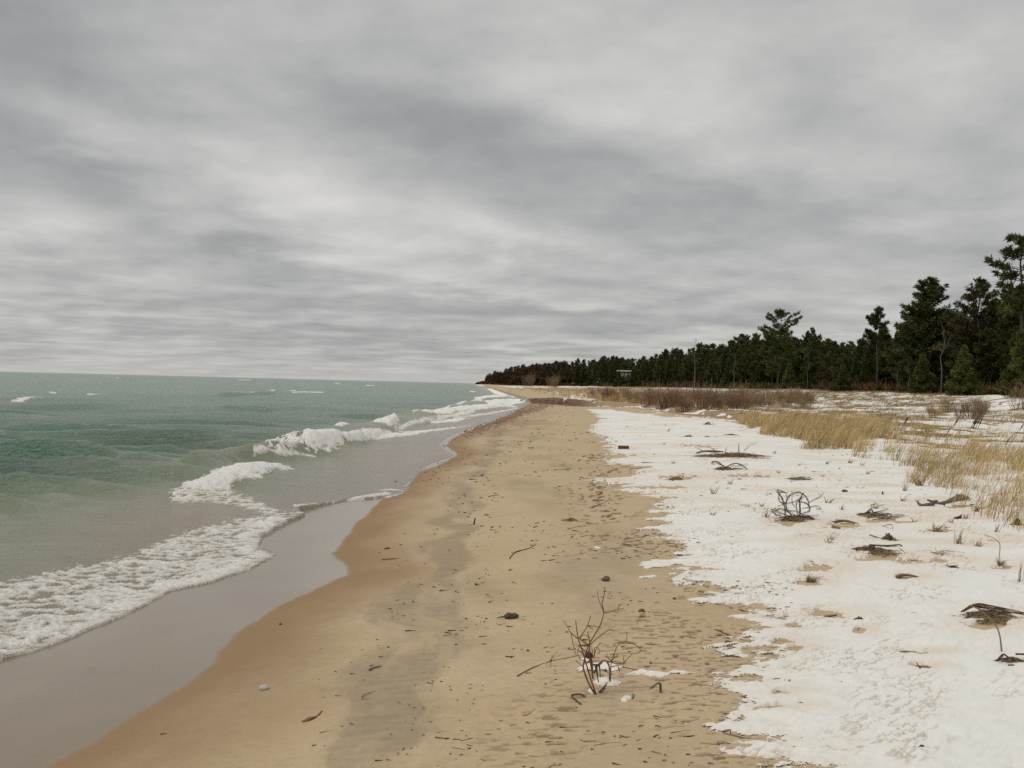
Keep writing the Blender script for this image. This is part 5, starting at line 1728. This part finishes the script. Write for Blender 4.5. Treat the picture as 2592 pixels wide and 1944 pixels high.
# ------------------------------------------------------------------ sky, sun, camera
def build_world():
    w = bpy.data.worlds.new('World')
    scene.world = w
    w.use_nodes = True
    nt = w.node_tree
    nt.nodes.clear()
    out = node(nt, 'ShaderNodeOutputWorld')
    bg = node(nt, 'ShaderNodeBackground', {'Strength': .1})
    nt.links.new(bg.outputs[0], out.inputs[0])
    sky = node(nt, 'ShaderNodeTexSky', sky_type='NISHITA', sun_disc=False, sun_elevation=SUN_EL, sun_rotation=SUN_AZ, air_density=1.0, dust_density=2.0)
    gen = node(nt, 'ShaderNodeTexCoord').outputs['Generated']
    sep = node(nt, 'ShaderNodeSeparateXYZ', {0: gen})
    X, Y, Z = sep.outputs
    zc = mth(nt, 'MAXIMUM', Z, 0.0)
    dz = mth(nt, 'ADD', zc, .12)
    cx = mth(nt, 'DIVIDE', X, dz)
    cy = mth(nt, 'DIVIDE', mth(nt, 'ABSOLUTE', Y), dz)
    cyr = mth(nt, 'DIVIDE', Y, dz)
    P = node(nt, 'ShaderNodeCombineXYZ', {0: mth(nt, 'MULTIPLY', cx, .9), 1: cyr, 2: 0.}).outputs[0]
    Pr = node(nt, 'ShaderNodeVectorRotate', {'Vector': P, 'Angle': R(14)}, rotation_type='Z_AXIS').outputs[0]
    nb = noise(nt, Pr, .62, 5, .5, .3)
    nm = noise(nt, Pr, 1.7, 6, .55, .2)
    Ps = node(nt, 'ShaderNodeVectorMath', {0: Pr, 1: (.0, .16, 0)}, operation='ADD').outputs[0]
    nm2 = noise(nt, Ps, 1.7, 6, .55, .2)
    nd = noise(nt, scalev(nt, gen, (1, 1, 1.6)), 4.4, 8, .56, .15)
    dzl = mth(nt, 'ADD', zc, .045)
    Pl = node(nt, 'ShaderNodeCombineXYZ', {0: mth(nt, 'DIVIDE', X, dzl), 1: mth(nt, 'DIVIDE', Y, dzl), 2: 3.3}).outputs[0]
    nl = noise(nt, node(nt, 'ShaderNodeVectorRotate', {'Vector': Pl, 'Angle': R(8)}, rotation_type='Z_AXIS').outputs[0], 1.35, 5, .58, .25)
    nd2 = noise(nt, scalev(nt, gen, (1, 1, 2.6)), 13, 6, .58, .15)
    emb = mth(nt, 'SUBTRACT', nm, nm2)                      # lit and shaded flanks of the rolls
    low = mapr(nt, zc, .02, .30, 1., .25)
    # large light and dark masses of this sky: direction (azimuth, elevation in the pixels of a 2592 frame)
    az = mth(nt, 'MULTIPLY', mth(nt, 'DIVIDE', X, mth(nt, 'MAXIMUM', mth(nt, 'ABSOLUTE', Y), .05)), F)
    el = mth(nt, 'MULTIPLY', mth(nt, 'DIVIDE', zc, mth(nt, 'MAXIMUM', mth(nt, 'ABSOLUTE', Y), .05)), F)
    wob = mth(nt, 'MULTIPLY', mth(nt, 'SUBTRACT', nb, .5), 620.)
    wob2 = mth(nt, 'MULTIPLY', mth(nt, 'SUBTRACT', nm, .5), 230.)
    tot = None
    for (u, v, ru, rv, rot, amp) in CLOUDS:
        du, dv = u - 1296, v - 972
        a0, e0 = du * CR + dv * SR, du * SR - dv * CR
        ax = mth(nt, 'ADD', mth(nt, 'SUBTRACT', az, a0), wob)
        ey = mth(nt, 'ADD', mth(nt, 'SUBTRACT', el, e0), wob2)
        c, s = math.cos(R(rot)), math.sin(R(rot))
        p = mth(nt, 'ADD', mth(nt, 'MULTIPLY', ax, c / ru), mth(nt, 'MULTIPLY', ey, -s / ru))
        q = mth(nt, 'ADD', mth(nt, 'MULTIPLY', ax, s / rv), mth(nt, 'MULTIPLY', ey, c / rv))
        r2 = mth(nt, 'ADD', mth(nt, 'MULTIPLY', p, p), mth(nt, 'MULTIPLY', q, q))
        g = mth(nt, 'MULTIPLY', mth(nt, 'POWER', 2.718, mth(nt, 'MULTIPLY', r2, -1.)), amp)
        tot = g if tot is None else mth(nt, 'ADD', tot, g)
    front = mapr(nt, Y, 0., .3)
    v = mth(nt, 'ADD', .498, mth(nt, 'MULTIPLY', mth(nt, 'MULTIPLY', tot, 1.15), front))
    v = mth(nt, 'ADD', v, mth(nt, 'MULTIPLY', mth(nt, 'SUBTRACT', nb, .5), .14))
    v = mth(nt, 'ADD', v, mth(nt, 'MULTIPLY', mth(nt, 'SUBTRACT', nm, .5), mapr(nt, zc, .02, .2, .24, .02)))
    v = mth(nt, 'ADD', v, mth(nt, 'MULTIPLY', emb, mth(nt, 'MULTIPLY', low, .55)))
    v = mth(nt, 'ADD', v, mth(nt, 'MULTIPLY', mth(nt, 'SUBTRACT', nd, .5), .42))
    v = mth(nt, 'ADD', v, mth(nt, 'MULTIPLY', mth(nt, 'SUBTRACT', nd2, .5), .24))
    v = mth(nt, 'ADD', v, mth(nt, 'MULTIPLY', mth(nt, 'SUBTRACT', nl, .5), mapr(nt, zc, .015, .13, .55, .0)))
    ramp = node(nt, 'ShaderNodeValToRGB', {0: v})
    cr = ramp.color_ramp
    cr.elements[0].position = .18; cr.elements[0].color = (.270, .276, .284, 1)
    cr.elements[1].position = .82; cr.elements[1].color = (.745, .725, .685, 1)
    e = cr.elements.new(.40); e.color = (.392, .397, .394, 1)
    e = cr.elements.new(.58); e.color = (.538, .537, .517, 1)
    col = ramp.outputs[0]
    hz = mapr(nt, zc, 0., .035, .65, 0.)                     # pale band low over the lake
    col = mixc(nt, hz, col, (.56, .545, .515))
    zen = mapr(nt, zc, .36, .85, 1., ZENITH)                 # an overcast sky is brightest overhead
    col = mixc(nt, 1.0, col, node(nt, 'ShaderNodeCombineXYZ', {0: zen, 1: zen, 2: zen}).outputs[0], 'MULTIPLY')
    cl10 = node(nt, 'ShaderNodeVectorMath', {0: col, 'Scale': 10.}, operation='SCALE').outputs[0]
    fin = mixc(nt, .94, sky.outputs[0], cl10)
    nt.links.new(fin, bg.inputs['Color'])


SUN_EL, SUN_AZ, ZENITH = R(50), R(-115), 1.75
CLOUDS = [  # centre, radii, tilt, strength
    (720, 480, 420, 105, 22, .20), (560, 400, 200, 60, 20, .06), (120, 300, 200, 70, 22, .12), (350, 300, 300, 70, 24, -.12), (1020, 270, 420, 90, 14, -.11), (1250, 430, 330, 80, 18, -.10),
    (120, 440, 180, 45, 18, -.12), (70, 560, 220, 60, 14, .10), (60, 60, 260, 200, 0, -.16), (700, 90, 420, 90, 10, .05), (1700, 150, 600, 130, 16, .07), (1900, 330, 360, 70, 14, .06),
    (1500, 260, 300, 60, 12, .05), (1650, 470, 420, 50, 12, -.07), (1250, 590, 260, 48, 10, .14), (700, 660, 300, 40, 8, -.08), (2000, 560, 420, 60, 8, -.07), (2480, 180, 240, 160, 0, .10),
    (2300, 420, 300, 60, 12, .03), (2100, 250, 120, 140, 0, -.05), (1350, 790, 420, 40, 3, -.08), (1200, 720, 300, 26, 4, .05), (600, 840, 400, 24, 2, -.05), (1500, 860, 300, 20, 0, .06)]
build_world()
sun = bpy.data.lights.new('sun', 'SUN')
sun.energy = 1.2
sun.angle = R(70)
sun.color = (1, .96, .90)
so = bpy.data.objects.new('sun', sun)
COL.objects.link(so)
# direction of travel: from the sun (azimuth measured from +Y) downwards
sdir = np.array([math.sin(SUN_AZ) * math.cos(SUN_EL), math.cos(SUN_AZ) * math.cos(SUN_EL), math.sin(SUN_EL)])
import mathutils
so.rotation_euler = mathutils.Vector(sdir).to_track_quat('Z', 'Y').to_euler()

cam = bpy.data.cameras.new('camera')
cam.sensor_width = 36
cam.lens = F / 2592 * 36
cam.clip_start = .05
cam.clip_end = 40000
co = bpy.data.objects.new('camera', cam)
COL.objects.link(co)
co.location = (0, 0, ZC)
co.rotation_euler = (math.pi / 2, -ROLL, 0)
scene.camera = co
scene.view_settings.view_transform = 'Standard'
scene.view_settings.look = 'None'
scene.view_settings.exposure = 0
scene.view_settings.gamma = 1
scene.render.resolution_x, scene.render.resolution_y = 1024, 768
scene.cycles.max_bounces = 6
scene.cycles.diffuse_bounces = 3
scene.cycles.glossy_bounces = 3
scene.cycles.use_denoising = False
